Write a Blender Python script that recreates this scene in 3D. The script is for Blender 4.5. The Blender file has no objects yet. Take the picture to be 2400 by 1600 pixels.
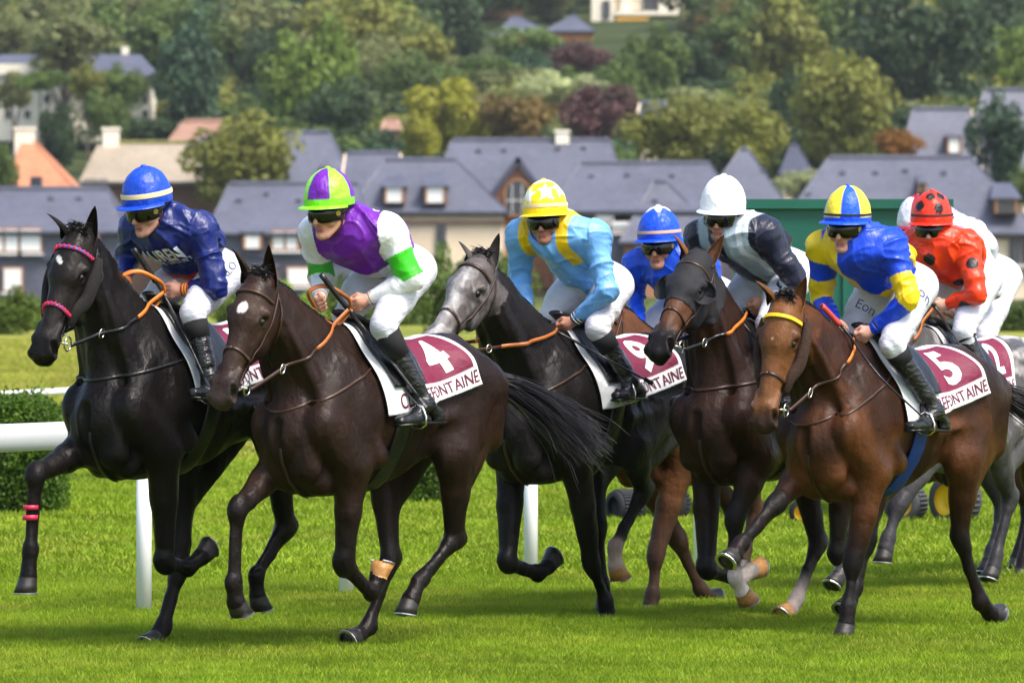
import bpy, bmesh, math, random, sys, time
import numpy as np
from mathutils import Vector, Matrix
from mathutils.bvhtree import BVHTree
T0=time.time()
rng=np.random.RandomState(7); random.seed(7)
scene=bpy.context.scene; COL=scene.collection
# ------------------------------------------------------------------ camera
FPX=16000.; CH=2.1; TH=math.atan(240/FPX)
cd=bpy.data.cameras.new('camera'); cam=bpy.data.objects.new('camera',cd); COL.objects.link(cam)
cam.location=(0,0,CH); cam.rotation_euler=(math.pi/2-TH,0,0)
cd.sensor_width=36; cd.lens=36*FPX/2400; cd.clip_start=1; cd.clip_end=6000
cd.dof.use_dof=True; cd.dof.focus_distance=35.3; cd.dof.aperture_fstop=7.5
scene.camera=cam
# ------------------------------------------------------------------ light
SUNDIR=Vector((.42,-.36,.83)).normalized()
el=math.asin(SUNDIR.z); az=math.atan2(SUNDIR.x,SUNDIR.y)
w=bpy.data.worlds.new('World'); scene.world=w; w.use_nodes=True
nt=w.node_tree; bg=nt.nodes['Background']; sk=nt.nodes.new('ShaderNodeTexSky'); sk.sky_type='NISHITA'; sk.sun_disc=False
sk.sun_elevation=el; sk.sun_rotation=az; sk.air_density=1.0; sk.dust_density=3.0; sk.ozone_density=1.0
nt.links.new(sk.outputs[0],bg.inputs[0]); bg.inputs[1].default_value=.13
sd=bpy.data.lights.new('sun','SUN'); sd.energy=2.1; sd.angle=math.radians(20); sd.color=(1,.95,.87)
so=bpy.data.objects.new('sun',sd); COL.objects.link(so); so.rotation_euler=SUNDIR.to_track_quat('Z','Y').to_euler()
scene.view_settings.view_transform='Standard'; scene.view_settings.look='None'; scene.view_settings.gamma=1
scene.view_settings.exposure=1.16
# ------------------------------------------------------------------ pixel <-> world helpers (2400 px photograph)
CAM=np.array([0,0,CH])
def ray(u,v):
    x=(u-1200)/FPX; y=-(v-800)/FPX
    return np.array([x, math.cos(TH)+y*math.sin(TH), -math.sin(TH)+y*math.cos(TH)])
def P(u,v,Y):
    r=ray(u,v); return CAM+r*(Y/r[1])
def V(*a): return np.array(a,float)
def unit(a): a=np.asarray(a,float); return a/(np.linalg.norm(a)+1e-12)
# ------------------------------------------------------------------ object helpers
def tag(o,label=None,cat=None,group=None,kind=None):
    if label: o['label']=label
    if cat: o['category']=cat
    if group: o['group']=group
    if kind: o['kind']=kind
    return o
def empty(name,loc,rz=0,**k):
    o=bpy.data.objects.new(name,None); COL.objects.link(o); o.location=[float(c) for c in loc]; o.rotation_euler=(0,0,rz)
    o.empty_display_size=.1; return tag(o,**k)
def mesh_np(name,vs,fs,mat,parent=None,smooth=True,cols=None,loc=None,**k):
    """vs (N,3); fs list of lists or (M,4)/(M,3) array"""
    me=bpy.data.meshes.new(name); vs=np.asarray(vs,np.float32)
    if isinstance(fs,np.ndarray):
        m,c=fs.shape; me.vertices.add(len(vs)); me.vertices.foreach_set('co',vs.ravel())
        me.loops.add(m*c); me.loops.foreach_set('vertex_index',fs.astype(np.int32).ravel())
        me.polygons.add(m); me.polygons.foreach_set('loop_start',np.arange(0,m*c,c,dtype=np.int32))
        me.update(calc_edges=True)
    else:
        me.from_pydata([tuple(map(float,v)) for v in vs],[],[tuple(int(i) for i in f) for f in fs]); me.update()
    if smooth: me.polygons.foreach_set('use_smooth',np.ones(len(me.polygons),bool))
    if cols is not None:
        a=me.color_attributes.new('Col','FLOAT_COLOR','POINT'); c4=np.ones((len(vs),4),np.float32); c4[:,:3]=cols; a.data.foreach_set('color',c4.ravel())
    me.materials.append(mat)
    o=bpy.data.objects.new(name,me); COL.objects.link(o); o.parent=parent
    if loc is not None: o.location=[float(c) for c in loc]
    return tag(o,**k)
def inst(o,name,loc,rz=0,scale=(1,1,1),parent=None,**k):
    c=bpy.data.objects.new(name,o.data if hasattr(o,'data') else o); COL.objects.link(c); c.location=[float(q) for q in loc]
    c.rotation_euler=(0,0,rz); c.scale=scale; c.parent=parent; return tag(c,**k)
class MB:
    def __init__(s): s.v=[]; s.f=[]
    def add(s,vs,fs):
        n=len(s.v); s.v+= [tuple(map(float,v)) for v in vs]; s.f+=[tuple(i+n for i in f) for f in fs]; return s
    def box(s,c,d,rz=0):
        c=V(*c); R=np.array([[math.cos(rz),-math.sin(rz),0],[math.sin(rz),math.cos(rz),0],[0,0,1]])
        vs=[c+R@(V(x,y,z)*V(*d)/2) for x in(-1,1) for y in(-1,1) for z in(-1,1)]
        return s.add(vs,[(0,1,3,2),(4,6,7,5),(0,4,5,1),(2,3,7,6),(0,2,6,4),(1,5,7,3)])
    def tube(s,pts,r,n=8,cap=True,flat=1.0,nrm=None):
        pts=[V(*p) for p in pts]; m=len(pts); rs=r if hasattr(r,'__len__') else [r]*m; vs=[]; u=None
        for i,p in enumerate(pts):
            t=unit(pts[min(i+1,m-1)]-pts[max(i-1,0)])
            if nrm is not None: a=V(*nrm[i]) if hasattr(nrm[0],'__len__') else V(*nrm)
            else: a=u if u is not None else (V(0,0,1) if abs(t[2])<.9 else V(1,0,0))
            u=unit(a-t*(a@t)); b=np.cross(t,u)
            for k in range(n):
                q=2*math.pi*k/n; vs.append(p+rs[i]*(u*math.cos(q)*flat+b*math.sin(q)))
        fs=[(i*n+k,i*n+(k+1)%n,(i+1)*n+(k+1)%n,(i+1)*n+k) for i in range(m-1) for k in range(n)]
        if cap: fs+=[tuple(range(n-1,-1,-1)),tuple(range((m-1)*n,m*n))]
        return s.add(vs,fs)
    def lathe(s,prof,c,axis=(0,0,1),n=24,cap=True):
        ax=unit(axis); a=V(1,0,0) if abs(ax[0])<.9 else V(0,1,0); u=unit(np.cross(ax,a)); b=np.cross(ax,u); vs=[]
        for (r,h) in prof:
            for k in range(n):
                q=2*math.pi*k/n; vs.append(V(*c)+ax*h+r*(u*math.cos(q)+b*math.sin(q)))
        m=len(prof); fs=[(i*n+k,i*n+(k+1)%n,(i+1)*n+(k+1)%n,(i+1)*n+k) for i in range(m-1) for k in range(n)]
        if cap and prof[0][0]>1e-4: fs.append(tuple(range(n-1,-1,-1)))
        if cap and prof[-1][0]>1e-4: fs.append(tuple(range((m-1)*n,m*n)))
        return s.add(vs,fs)
    def build(s,name,mat,parent=None,smooth=False,**k):
        return mesh_np(name,s.v,s.f,mat,parent,smooth,**k)
# ------------------------------------------------------------------ materials
MATS={}
def mat(name,col=(.5,.5,.5),rough=.6,spec=.5,metal=0,attr=False,noise=None,bump=None,sheen=0,coat=0,trans=0,aniso=None,vary=None,mixcol=None,rvar=None,world=False):
    if name in MATS: return MATS[name]
    m=bpy.data.materials.new(name); m.use_nodes=True; n=m.node_tree; N=n.nodes; L=n.links; b=N['Principled BSDF']
    b.inputs['Roughness'].default_value=rough; b.inputs['Specular IOR Level'].default_value=spec; b.inputs['Metallic'].default_value=metal
    if sheen: b.inputs['Sheen Weight'].default_value=sheen; b.inputs['Sheen Roughness'].default_value=.4
    if coat: b.inputs['Coat Weight'].default_value=coat; b.inputs['Coat Roughness'].default_value=.25
    tc=N.new('ShaderNodeTexCoord'); src=None
    if world:
        class _W: pass
        gp=N.new('ShaderNodeNewGeometry'); tc=_W(); tc.outputs={'Object':gp.outputs['Position']}
    if attr:
        a=N.new('ShaderNodeAttribute'); a.attribute_name='Col'
        if attr=='inst': a.attribute_type='INSTANCER'
        src=a.outputs['Color']
    else:
        a=N.new('ShaderNodeRGB'); a.outputs[0].default_value=(*col,1); src=a.outputs[0]
    for (sc,amt,*st) in (noise or []):
        t=N.new('ShaderNodeTexNoise'); t.inputs['Scale'].default_value=sc; t.inputs['Detail'].default_value=5
        if st:
            mp=N.new('ShaderNodeMapping'); mp.inputs['Scale'].default_value=st[0]; L.new(tc.outputs['Object'],mp.inputs[0]); L.new(mp.outputs[0],t.inputs['Vector'])
        else: L.new(tc.outputs['Object'],t.inputs['Vector'])
        r=N.new('ShaderNodeMapRange'); r.inputs[1].default_value=.3; r.inputs[2].default_value=.7; r.inputs[3].default_value=1-amt; r.inputs[4].default_value=1+amt
        L.new(t.outputs[0],r.inputs[0]); x=N.new('ShaderNodeVectorMath'); x.operation='SCALE'; L.new(src,x.inputs[0]); L.new(r.outputs[0],x.inputs['Scale']); src=x.outputs[0]
    if mixcol:  # (color, scale, lo, hi)
        t=N.new('ShaderNodeTexNoise'); t.inputs['Scale'].default_value=mixcol[1]; t.inputs['Detail'].default_value=6; L.new(tc.outputs['Object'],t.inputs['Vector'])
        r=N.new('ShaderNodeMapRange'); r.inputs[1].default_value=mixcol[2]; r.inputs[2].default_value=mixcol[3]; L.new(t.outputs[0],r.inputs[0])
        x=N.new('ShaderNodeMix'); x.data_type='RGBA'; L.new(r.outputs[0],x.inputs[0]); L.new(src,x.inputs[6]); x.inputs[7].default_value=(*mixcol[0],1); src=x.outputs[2]
    if vary:
        oi=N.new('ShaderNodeObjectInfo'); r=N.new('ShaderNodeMapRange'); r.inputs[3].default_value=1-vary; r.inputs[4].default_value=1+vary; L.new(oi.outputs['Random'],r.inputs[0])
        x=N.new('ShaderNodeVectorMath'); x.operation='SCALE'; L.new(src,x.inputs[0]); L.new(r.outputs[0],x.inputs['Scale']); src=x.outputs[0]
    L.new(src,b.inputs['Base Color'])
    if rvar:
        t=N.new('ShaderNodeTexNoise'); t.inputs['Scale'].default_value=rvar[0]; t.inputs['Detail'].default_value=5; L.new(tc.outputs['Object'],t.inputs['Vector']); r=N.new('ShaderNodeMapRange'); r.inputs[1].default_value=.35; r.inputs[2].default_value=.65; r.inputs[3].default_value=rvar[1]; r.inputs[4].default_value=rvar[2]; L.new(t.outputs[0],r.inputs[0]); L.new(r.outputs[0],b.inputs['Roughness'])
    if bump:
        prev=None
        for (sc,st,*mp_) in bump:
            t=N.new('ShaderNodeTexNoise'); t.inputs['Scale'].default_value=sc; t.inputs['Detail'].default_value=4
            if mp_:
                mp=N.new('ShaderNodeMapping'); mp.inputs['Scale'].default_value=mp_[0]; L.new(tc.outputs['Object'],mp.inputs[0]); L.new(mp.outputs[0],t.inputs['Vector'])
            else: L.new(tc.outputs['Object'],t.inputs['Vector'])
            bp=N.new('ShaderNodeBump'); bp.inputs['Strength'].default_value=st; bp.inputs['Distance'].default_value=1/sc*.5; L.new(t.outputs[0],bp.inputs['Height'])
            if prev: L.new(prev,bp.inputs['Normal'])
            prev=bp.outputs[0]
        L.new(prev,b.inputs['Normal'])
    if trans:
        tr=N.new('ShaderNodeBsdfTranslucent'); L.new(src,tr.inputs[0]); mx=N.new('ShaderNodeMixShader'); mx.inputs[0].default_value=trans
        L.new(b.outputs[0],mx.inputs[1]); L.new(tr.outputs[0],mx.inputs[2]); L.new(mx.outputs[0],N['Material Output'].inputs[0])
    MATS[name]=m; return m
# ------------------------------------------------------------------ signed distance modelling
class Pr: pass
class Body:
    def __init__(s): s.p=[]
    def seg(s,a,b,ra,rb=None,k=.03,side=None,w=1.,c0=None,c1=None,op=1,tagn=''):
        q=Pr(); q.a=V(*a); q.b=V(*b); q.ra=ra; q.rb=ra if rb is None else rb; q.k=k; q.side=None if side is None else unit(side); q.w=w
        q.c0=c0; q.c1=c1 if c1 is not None else c0; q.op=op; q.tag=tagn; s.p.append(q); return q
    def ball(s,a,r,**kw): return s.seg(a,V(*a)+V(0,0,1e-4),r,r,**kw)
    def sub(s,a,b,r,r2=None,k=.015,**kw): return s.seg(a,b,r,r2,k=k,op=-1,**kw)
def pdist(q,X,Y,Z,want_t=False):
    ab=q.b-q.a; L2=ab@ab+1e-12
    x=X-np.float32(q.a[0]); y=Y-np.float32(q.a[1]); z=Z-np.float32(q.a[2])
    t=np.clip((x*np.float32(ab[0])+y*np.float32(ab[1])+z*np.float32(ab[2]))/np.float32(L2),0,1)
    wx=x-t*np.float32(ab[0]); wy=y-t*np.float32(ab[1]); wz=z-t*np.float32(ab[2])
    d2=wx*wx+wy*wy+wz*wz
    if q.side is not None and q.w!=1:
        s_=wx*np.float32(q.side[0])+wy*np.float32(q.side[1])+wz*np.float32(q.side[2]); d2=d2+s_*s_*np.float32(1/q.w**2-1)
    d=(np.sqrt(np.maximum(d2,1e-12))-(q.ra+(q.rb-q.ra)*t))*np.float32(min(1,q.w) if q.side is not None else 1)
    return (d,t) if want_t else d
def axis(lo,hi,h,fine=None):
    """fine: list of (a,b,hf)"""
    out=[lo]; x=lo
    while x<hi:
        hh=h
        for (a,b,hf) in (fine or []):
            if a<=x<=b: hh=hf
        x+=hh; out.append(x)
    return np.array(out,np.float32)
def surface(body,h,fx=None,fy=None,fz=None,pad=.03):
    lo=np.min([np.minimum(q.a,q.b)-max(q.ra,q.rb)*max(1,q.w) for q in body.p if q.op>0],0)-pad
    hi=np.max([np.maximum(q.a,q.b)+max(q.ra,q.rb)*max(1,q.w) for q in body.p if q.op>0],0)+pad
    ax=[axis(lo[i],hi[i],h,f) for i,f in enumerate((fx,fy,fz))]
    D=np.full([len(a) for a in ax],.5,np.float32)
    for q in body.p:
        m=max(q.ra,q.rb)*max(1,q.w)+q.k+.04
        sl=[]
        for i in range(3):
            l=np.searchsorted(ax[i],min(q.a[i],q.b[i])-m); r=np.searchsorted(ax[i],max(q.a[i],q.b[i])+m); sl.append(slice(max(0,l-1),r+1))
        X=ax[0][sl[0]][:,None,None]; Y=ax[1][sl[1]][None,:,None]; Z=ax[2][sl[2]][None,None,:]
        if X.size==0 or Y.size==0 or Z.size==0: continue
        d=pdist(q,X,Y,Z); A=D[sl[0],sl[1],sl[2]]; k=np.float32(max(q.k,1e-4))
        if q.op>0:
            hh=np.maximum(k-np.abs(A-d),0)/k; D[sl[0],sl[1],sl[2]]=np.minimum(A,d)-hh*hh*k*.25
        else:
            d=-d; hh=np.maximum(k-np.abs(A-d),0)/k; D[sl[0],sl[1],sl[2]]=np.maximum(A,d)+hh*hh*k*.25
    ins=D<0; nx,ny,nz=D.shape
    c=ins[:-1,:-1,:-1].astype(np.int8)
    cnt=np.zeros((nx-1,ny-1,nz-1),np.int8)
    for a in(0,1):
        for b in(0,1):
            for e in(0,1): cnt+=ins[a:nx-1+a,b:ny-1+b,e:nz-1+e]
    act=(cnt>0)&(cnt<8); I,J,K=np.nonzero(act); M=len(I)
    idx=np.full(act.shape,-1,np.int32); idx[I,J,K]=np.arange(M)
    cor=[(a,b,e) for a in(0,1) for b in(0,1) for e in(0,1)]
    dv=np.stack([D[I+a,J+b,K+e] for a,b,e in cor],1)
    cp=np.stack([np.stack([ax[0][I+a],ax[1][J+b],ax[2][K+e]],1) for a,b,e in cor],1)
    acc=np.zeros((M,3),np.float32); n=np.zeros(M,np.float32)
    for i in range(8):
        for j in range(i+1,8):
            if sum(abs(cor[i][q]-cor[j][q]) for q in range(3))!=1: continue
            di=dv[:,i]; dj=dv[:,j]; mk=(di<0)!=(dj<0); t=np.where(mk,di/np.where(mk,di-dj,1),0)
            acc+=np.where(mk[:,None],cp[:,i]+(cp[:,j]-cp[:,i])*t[:,None],0); n+=mk
    vs=acc/n[:,None]
    quads=[]
    for axn in range(3):
        s0=[slice(None)]*3; s1=[slice(None)]*3; s0[axn]=slice(0,-1); s1[axn]=slice(1,None)
        a=ins[tuple(s0)]; b=ins[tuple(s1)]; ii=np.nonzero(a!=b); fl=a[ii]
        o=[x for x in range(3) if x!=axn]
        def cell(du,dv_):
            q=[None]*3; q[axn]=ii[axn]; q[o[0]]=ii[o[0]]-du; q[o[1]]=ii[o[1]]-dv_
            ok=(q[o[0]]>=0)&(q[o[1]]>=0)&(q[o[0]]<act.shape[o[0]])&(q[o[1]]<act.shape[o[1]])
            qq=[np.where(ok,z,0) for z in q]; return np.where(ok,idx[qq[0],qq[1],qq[2]],-1)
        Q=np.stack([cell(1,1),cell(0,1),cell(0,0),cell(1,0)],1)
        if axn==1: fl=~fl
        Q=np.where(fl[:,None],Q,Q[:,::-1]); quads.append(Q[(Q>=0).all(1)])
    return vs,np.concatenate(quads)
def smooth_mesh(vs,fs,it=1,lam=.5):
    e=np.concatenate([fs[:,[0,1]],fs[:,[1,2]],fs[:,[2,3]],fs[:,[3,0]]]); 
    for _ in range(it):
        s=np.zeros_like(vs); n=np.zeros(len(vs),np.float32)
        for c in range(3): s[:,c]=np.bincount(e[:,0],vs[e[:,1],c],len(vs))+np.bincount(e[:,1],vs[e[:,0],c],len(vs))
        n=np.bincount(e[:,0],minlength=len(vs))+np.bincount(e[:,1],minlength=len(vs))
        vs=vs+(s/np.maximum(n,1)[:,None]-vs)*lam
    return vs.astype(np.float32)
def vnormals(vs,fs):
    n=np.cross(vs[fs[:,2]]-vs[fs[:,0]],vs[fs[:,3]]-vs[fs[:,1]]); o=np.zeros_like(vs)
    for c in range(3):
        for k in range(4): o[:,c]+=np.bincount(fs[:,k],n[:,c],len(vs))
    return o/(np.linalg.norm(o,axis=1)[:,None]+1e-9)
def vn(p,f,seed=0,warp=.6,oct=6):
    """cheap smooth noise about -1..1"""
    r=np.random.RandomState(seed); p=np.asarray(p,np.float32)*f
    d=r.normal(size=(3,3)); q=p+warp*np.sin(p@d+r.rand(3)*6)
    s=0
    for i in range(oct):
        d=r.normal(size=3); d/=np.linalg.norm(d); s=s+np.sin(q@d*(1+.35*i)+r.rand()*6.28)
    return s/oct**.5*.8
def soft_cols(body,vs,sharp=.010):
    acc=np.zeros((len(vs),3),np.float32); wt=np.zeros(len(vs),np.float32)
    X,Y,Z=vs[:,0],vs[:,1],vs[:,2]
    for q in body.p:
        if q.c0 is None: continue
        d,t=pdist(q,X,Y,Z,True); w_=np.exp(-np.clip(d/sharp,-8,12)) ; w_=w_*(d<.12)
        c=V(*q.c0)[None]*(1-t[:,None])+V(*q.c1)[None]*t[:,None]; acc+=w_[:,None]*c; wt+=w_
    return acc/(wt[:,None]+1e-9)
def nearest(body,vs):
    best=np.full(len(vs),9.,np.float32); bi=np.zeros(len(vs),int); bt=np.zeros(len(vs),np.float32)
    for i,q in enumerate(body.p):
        if q.op<0: continue
        d,t=pdist(q,vs[:,0],vs[:,1],vs[:,2],True); m=d<best; best[m]=d[m]; bi[m]=i; bt[m]=t[m]
    return bi,bt
def sm(a,b,x): t=np.clip((x-a)/(b-a),0,1); return t*t*(3-2*t)
def mixc(c,d,m): m=np.asarray(m)[:,None]; return c*(1-m)+np.asarray(d,float)[None]*m
def crom(pts,n=8):
    pts=[V(*p) for p in pts]; pp=[2*pts[0]-pts[1]]+pts+[2*pts[-1]-pts[-2]]; out=[]
    for i in range(1,len(pp)-2):
        a,b,c,d=pp[i-1:i+3]
        for k in range(n):
            t=k/n; out.append(.5*((2*b)+(-a+c)*t+(2*a-5*b+4*c-d)*t*t+(-a+3*b-3*c+d)*t**3))
    out.append(pts[-1]); return out
def text_geo(s,size=1,maxe=.02,bold=.0):
    cu=bpy.data.curves.new('t','FONT'); cu.body=s; cu.size=size; cu.align_x='CENTER'; cu.align_y='CENTER'; cu.offset=bold; cu.resolution_u=3
    o=bpy.data.objects.new('t',cu); me=bpy.data.meshes.new_from_object(o); bm=bmesh.new(); bm.from_mesh(me)
    X_=[v.co.x for v in bm.verts]; Y_=[v.co.y for v in bm.verts]
    for ax_i,(lo_,hi_) in enumerate(((min(X_),max(X_)),(min(Y_),max(Y_)))):
        q=lo_+maxe
        while q<hi_:
            co=[0,0,0]; co[ax_i]=q; no=[0,0,0]; no[ax_i]=1
            bmesh.ops.bisect_plane(bm,geom=bm.verts[:]+bm.edges[:]+bm.faces[:],plane_co=co,plane_no=no); q+=maxe
    bmesh.ops.triangulate(bm,faces=bm.faces)
    bm.verts.ensure_lookup_table(); vs=np.array([v.co[:2] for v in bm.verts]); fs=[[v.index for v in f.verts] for f in bm.faces]
    bm.free(); bpy.data.objects.remove(o); bpy.data.curves.remove(cu); bpy.data.meshes.remove(me); return vs,fs
# ================================================================== SETTING
def terr(x,y):
    z=np.maximum(0,(np.asarray(y,float)-470.))
    return z*.070-1.7*sm(180,300,np.asarray(y,float))+1.7*sm(462,520,np.asarray(y,float))+np.clip(np.asarray(y,float)-470,0,80)*.010*np.sin(np.asarray(x,float)*.05)
def ground_mat():
    m=bpy.data.materials.new('turf'); m.use_nodes=True; N=m.node_tree.nodes; L=m.node_tree.links; b=N['Principled BSDF']; b.inputs['Roughness'].default_value=.9; b.inputs['Specular IOR Level'].default_value=.15
    tc=N.new('ShaderNodeTexCoord'); sp=N.new('ShaderNodeSeparateXYZ'); L.new(tc.outputs['Object'],sp.inputs[0])
    def ns(sc,st,det=4):
        mp=N.new('ShaderNodeMapping'); mp.inputs['Scale'].default_value=st; L.new(tc.outputs['Object'],mp.inputs[0]); t=N.new('ShaderNodeTexNoise'); t.inputs['Scale'].default_value=sc; t.inputs['Detail'].default_value=det; L.new(mp.outputs[0],t.inputs['Vector']); return t.outputs[0]
    def mix(f,a,c):
        x=N.new('ShaderNodeMix'); x.data_type='RGBA'
        L.new(f,x.inputs[0])
        for v_,i in((a,6),(c,7)):
            if isinstance(v_,tuple): x.inputs[i].default_value=(*v_,1)
            else: L.new(v_,x.inputs[i])
        return x.outputs[2]
    def rng_(s,a,b_,c=0,d=1):
        r=N.new('ShaderNodeMapRange'); L.new(s,r.inputs[0]); r.inputs[1].default_value=a; r.inputs[2].default_value=b_; r.inputs[3].default_value=c; r.inputs[4].default_value=d; return r.outputs[0]
    g=mix(rng_(ns(.35,(1,.35,1)),.35,.65),(.14,.20,.006),(.24,.27,.010)); g=mix(rng_(ns(6,(1,.25,1)),.3,.7),g,(.10,.16,.006))
    md=mix(rng_(ns(.12,(1,.25,1)),.35,.65),(.30,.28,.05),(.20,.24,.03)); md=mix(rng_(ns(.5,(1,.3,1)),.45,.75),md,(.13,.17,.025))
    wob=N.new('ShaderNodeMath'); wob.operation='MULTIPLY_ADD'; L.new(ns(.06,(1,1,1)),wob.inputs[0]); wob.inputs[1].default_value=14; L.new(sp.outputs[1],wob.inputs[2])
    c=mix(rng_(wob.outputs[0],60,72),g,md); far=mix(rng_(ns(.05,(1,1,1)),.4,.6),(.035,.05,.012),(.06,.08,.02)); c=mix(rng_(sp.outputs[1],300,420),c,far)
    L.new(c,b.inputs['Base Color']); bp=N.new('ShaderNodeBump'); bp.inputs['Strength'].default_value=.6; bp.inputs['Distance'].default_value=.04; L.new(ns(30,(1,1,1)),bp.inputs['Height']); L.new(bp.outputs[0],b.inputs['Normal']); return m
ys=np.concatenate([np.arange(-40,180,30),np.arange(180,470,10),np.arange(470,700,10),np.arange(700,2600,100)]); xs=np.concatenate([np.linspace(-900,-120,8),np.linspace(-100,100,41),np.linspace(120,900,8)])
XX,YY=np.meshgrid(xs,ys,indexing='ij'); ZZ=terr(XX,YY); nX,nY=XX.shape
gi=lambda i,j:i*nY+j
GF=np.array([(gi(i,j),gi(i+1,j),gi(i+1,j+1),gi(i,j+1)) for i in range(nX-1) for j in range(nY-1)])
mesh_np('ground',np.stack([XX.ravel(),YY.ravel(),ZZ.ravel()],1),GF,ground_mat(),smooth=True,kind='structure')
# ---- grass: tufts scattered by geometry nodes
def tuft(name,nb,h,spread,w_,mt,seed):
    rr=random.Random(seed); v=[];f=[];c=[]
    for i in range(nb):
        a_=rr.uniform(0,6.28); r_=spread*math.sqrt(rr.random()); x,y=r_*math.cos(a_),r_*math.sin(a_); hh=h*rr.uniform(.5,1.); la=rr.uniform(0,6.28); ln=rr.uniform(.1,.8)*hh; wa=rr.uniform(0,3.14); dx,dy=w_*math.cos(wa),w_*math.sin(wa); n=len(v)
        p1=(x+.35*ln*math.cos(la),y+.35*ln*math.sin(la),hh*.6); p2=(x+ln*math.cos(la),y+ln*math.sin(la),hh)
        v+=[(x-dx,y-dy,-.005),(x+dx,y+dy,-.005),(p1[0]-dx*.8,p1[1]-dy*.8,p1[2]),(p1[0]+dx*.8,p1[1]+dy*.8,p1[2]),p2]; f+=[(n,n+1,n+3,n+2),(n+2,n+3,n+4)]
    me=bpy.data.meshes.new(name); me.from_pydata(v,[],f); me.materials.append(mt); return bpy.data.objects.new(name,me)
def leafmat(name,col,rough=.55,trans=.3,amt=.25,scale=3,vary=0,attr=False,mixc_=None,noise2=None,world=True):
    return mat(name,col,rough=rough,spec=.25,noise=[(scale,amt)]+(noise2 or []),trans=trans,vary=vary,attr=attr,mixcol=mixc_,world=world)
def scatter(name,emit_pts,density,protos,smin,smax,seed,label=None,kind='stuff'):
    """emit_pts: quad corner list; instances realised as instances on one stuff object"""
    me=bpy.data.meshes.new(name); x0,x1,y0,y1=emit_pts; me.from_pydata([(x0,y0,0.006),(x1,y0,.006),(x1,y1,.006),(x0,y1,.006)],[],[(0,1,2,3)]); o=bpy.data.objects.new(name,me); COL.objects.link(o); tag(o,kind=kind)
    ng=bpy.data.node_groups.new(name+'_nodes','GeometryNodeTree'); ng.interface.new_socket('Geometry',in_out='INPUT',socket_type='NodeSocketGeometry'); ng.interface.new_socket('Geometry',in_out='OUTPUT',socket_type='NodeSocketGeometry')
    N=ng.nodes; L=ng.links; gi_=N.new('NodeGroupInput'); go_=N.new('NodeGroupOutput'); d=N.new('GeometryNodeDistributePointsOnFaces'); d.inputs['Density'].default_value=density; d.inputs['Seed'].default_value=seed; L.new(gi_.outputs[0],d.inputs['Mesh'])
    j=N.new('GeometryNodeJoinGeometry')
    for k,p in enumerate(protos):
        # split the points between the prototypes
        s=N.new('GeometryNodeSeparateGeometry'); s.domain='POINT'; rv=N.new('FunctionNodeRandomValue'); rv.data_type='INT'; rv.inputs['Min'].default_value=0; rv.inputs['Max'].default_value=len(protos)-1; rv.inputs['Seed'].default_value=5
        cp=N.new('FunctionNodeCompare'); cp.data_type='INT'; cp.operation='EQUAL'; cp.inputs['B'].default_value=k
        for i_,q_ in enumerate(cp.inputs):
            if q_.type=='INT' and q_.name=='A': L.new(rv.outputs[2],q_)
            if q_.type=='INT' and q_.name=='B': q_.default_value=k
        L.new(d.outputs[0],s.inputs[0]); L.new(cp.outputs[0],s.inputs[1])
        oi=N.new('GeometryNodeObjectInfo'); oi.inputs[0].default_value=p; oi.inputs['As Instance'].default_value=True
        ip=N.new('GeometryNodeInstanceOnPoints'); L.new(s.outputs[0],ip.inputs['Points']); L.new(oi.outputs['Geometry'],ip.inputs['Instance'])
        r=N.new('FunctionNodeRandomValue'); r.data_type='FLOAT_VECTOR'; r.inputs['Min'].default_value=(0,0,0); r.inputs['Max'].default_value=(0,0,6.28); L.new(r.outputs[0],ip.inputs['Rotation'])
        r2=N.new('FunctionNodeRandomValue'); r2.data_type='FLOAT'; 
        for q_ in r2.inputs:
            if q_.type=='VALUE' and q_.name=='Min': q_.default_value=smin
            if q_.type=='VALUE' and q_.name=='Max': q_.default_value=smax
        L.new(r2.outputs[1],ip.inputs['Scale']); L.new(ip.outputs[0],j.inputs[0])
    L.new(j.outputs[0],go_.inputs[0]); md=o.modifiers.new('scatter','NODES'); md.node_group=ng; return o
gm1=leafmat('grass_blade',(.195,.30,.012),trans=.35,amt=.22,scale=2.5,noise2=[(.5,.22)],mixc_=((.34,.38,.035),1.1,.50,.75)); gm2=leafmat('grass_blade_pale',(.27,.37,.018),trans=.35,amt=.25,scale=1.5,noise2=[(.5,.2)],mixc_=((.38,.41,.045),.8,.48,.72)); gm3=leafmat('meadow_blade',(.36,.34,.06),trans=.3,amt=.3,scale=.3)
tf=[tuft('tuft_a',26,.048,.06,.0022,gm1,1),tuft('tuft_b',26,.043,.07,.0022,gm1,2),tuft('tuft_c',22,.045,.06,.0025,gm2,3)]
tf2=[tuft('tuft_d',30,.06,.16,.005,gm1,4),tuft('tuft_e',26,.055,.16,.006,gm2,5)]
tf3=[tuft('tuft_f',60,.075,.5,.009,gm3,6),tuft('tuft_g',60,.06,.5,.010,gm2,7)]
scatter('grass',(-4.2,4.8,31.5,42),420,tf,.7,1.35,1)
scatter('grass',(-5.5,6,42,64),70,tf2,.7,1.4,2)
scatter('meadow_grass',(-12,12,64,140),9.,tf3,.6,1.5,3)
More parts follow.
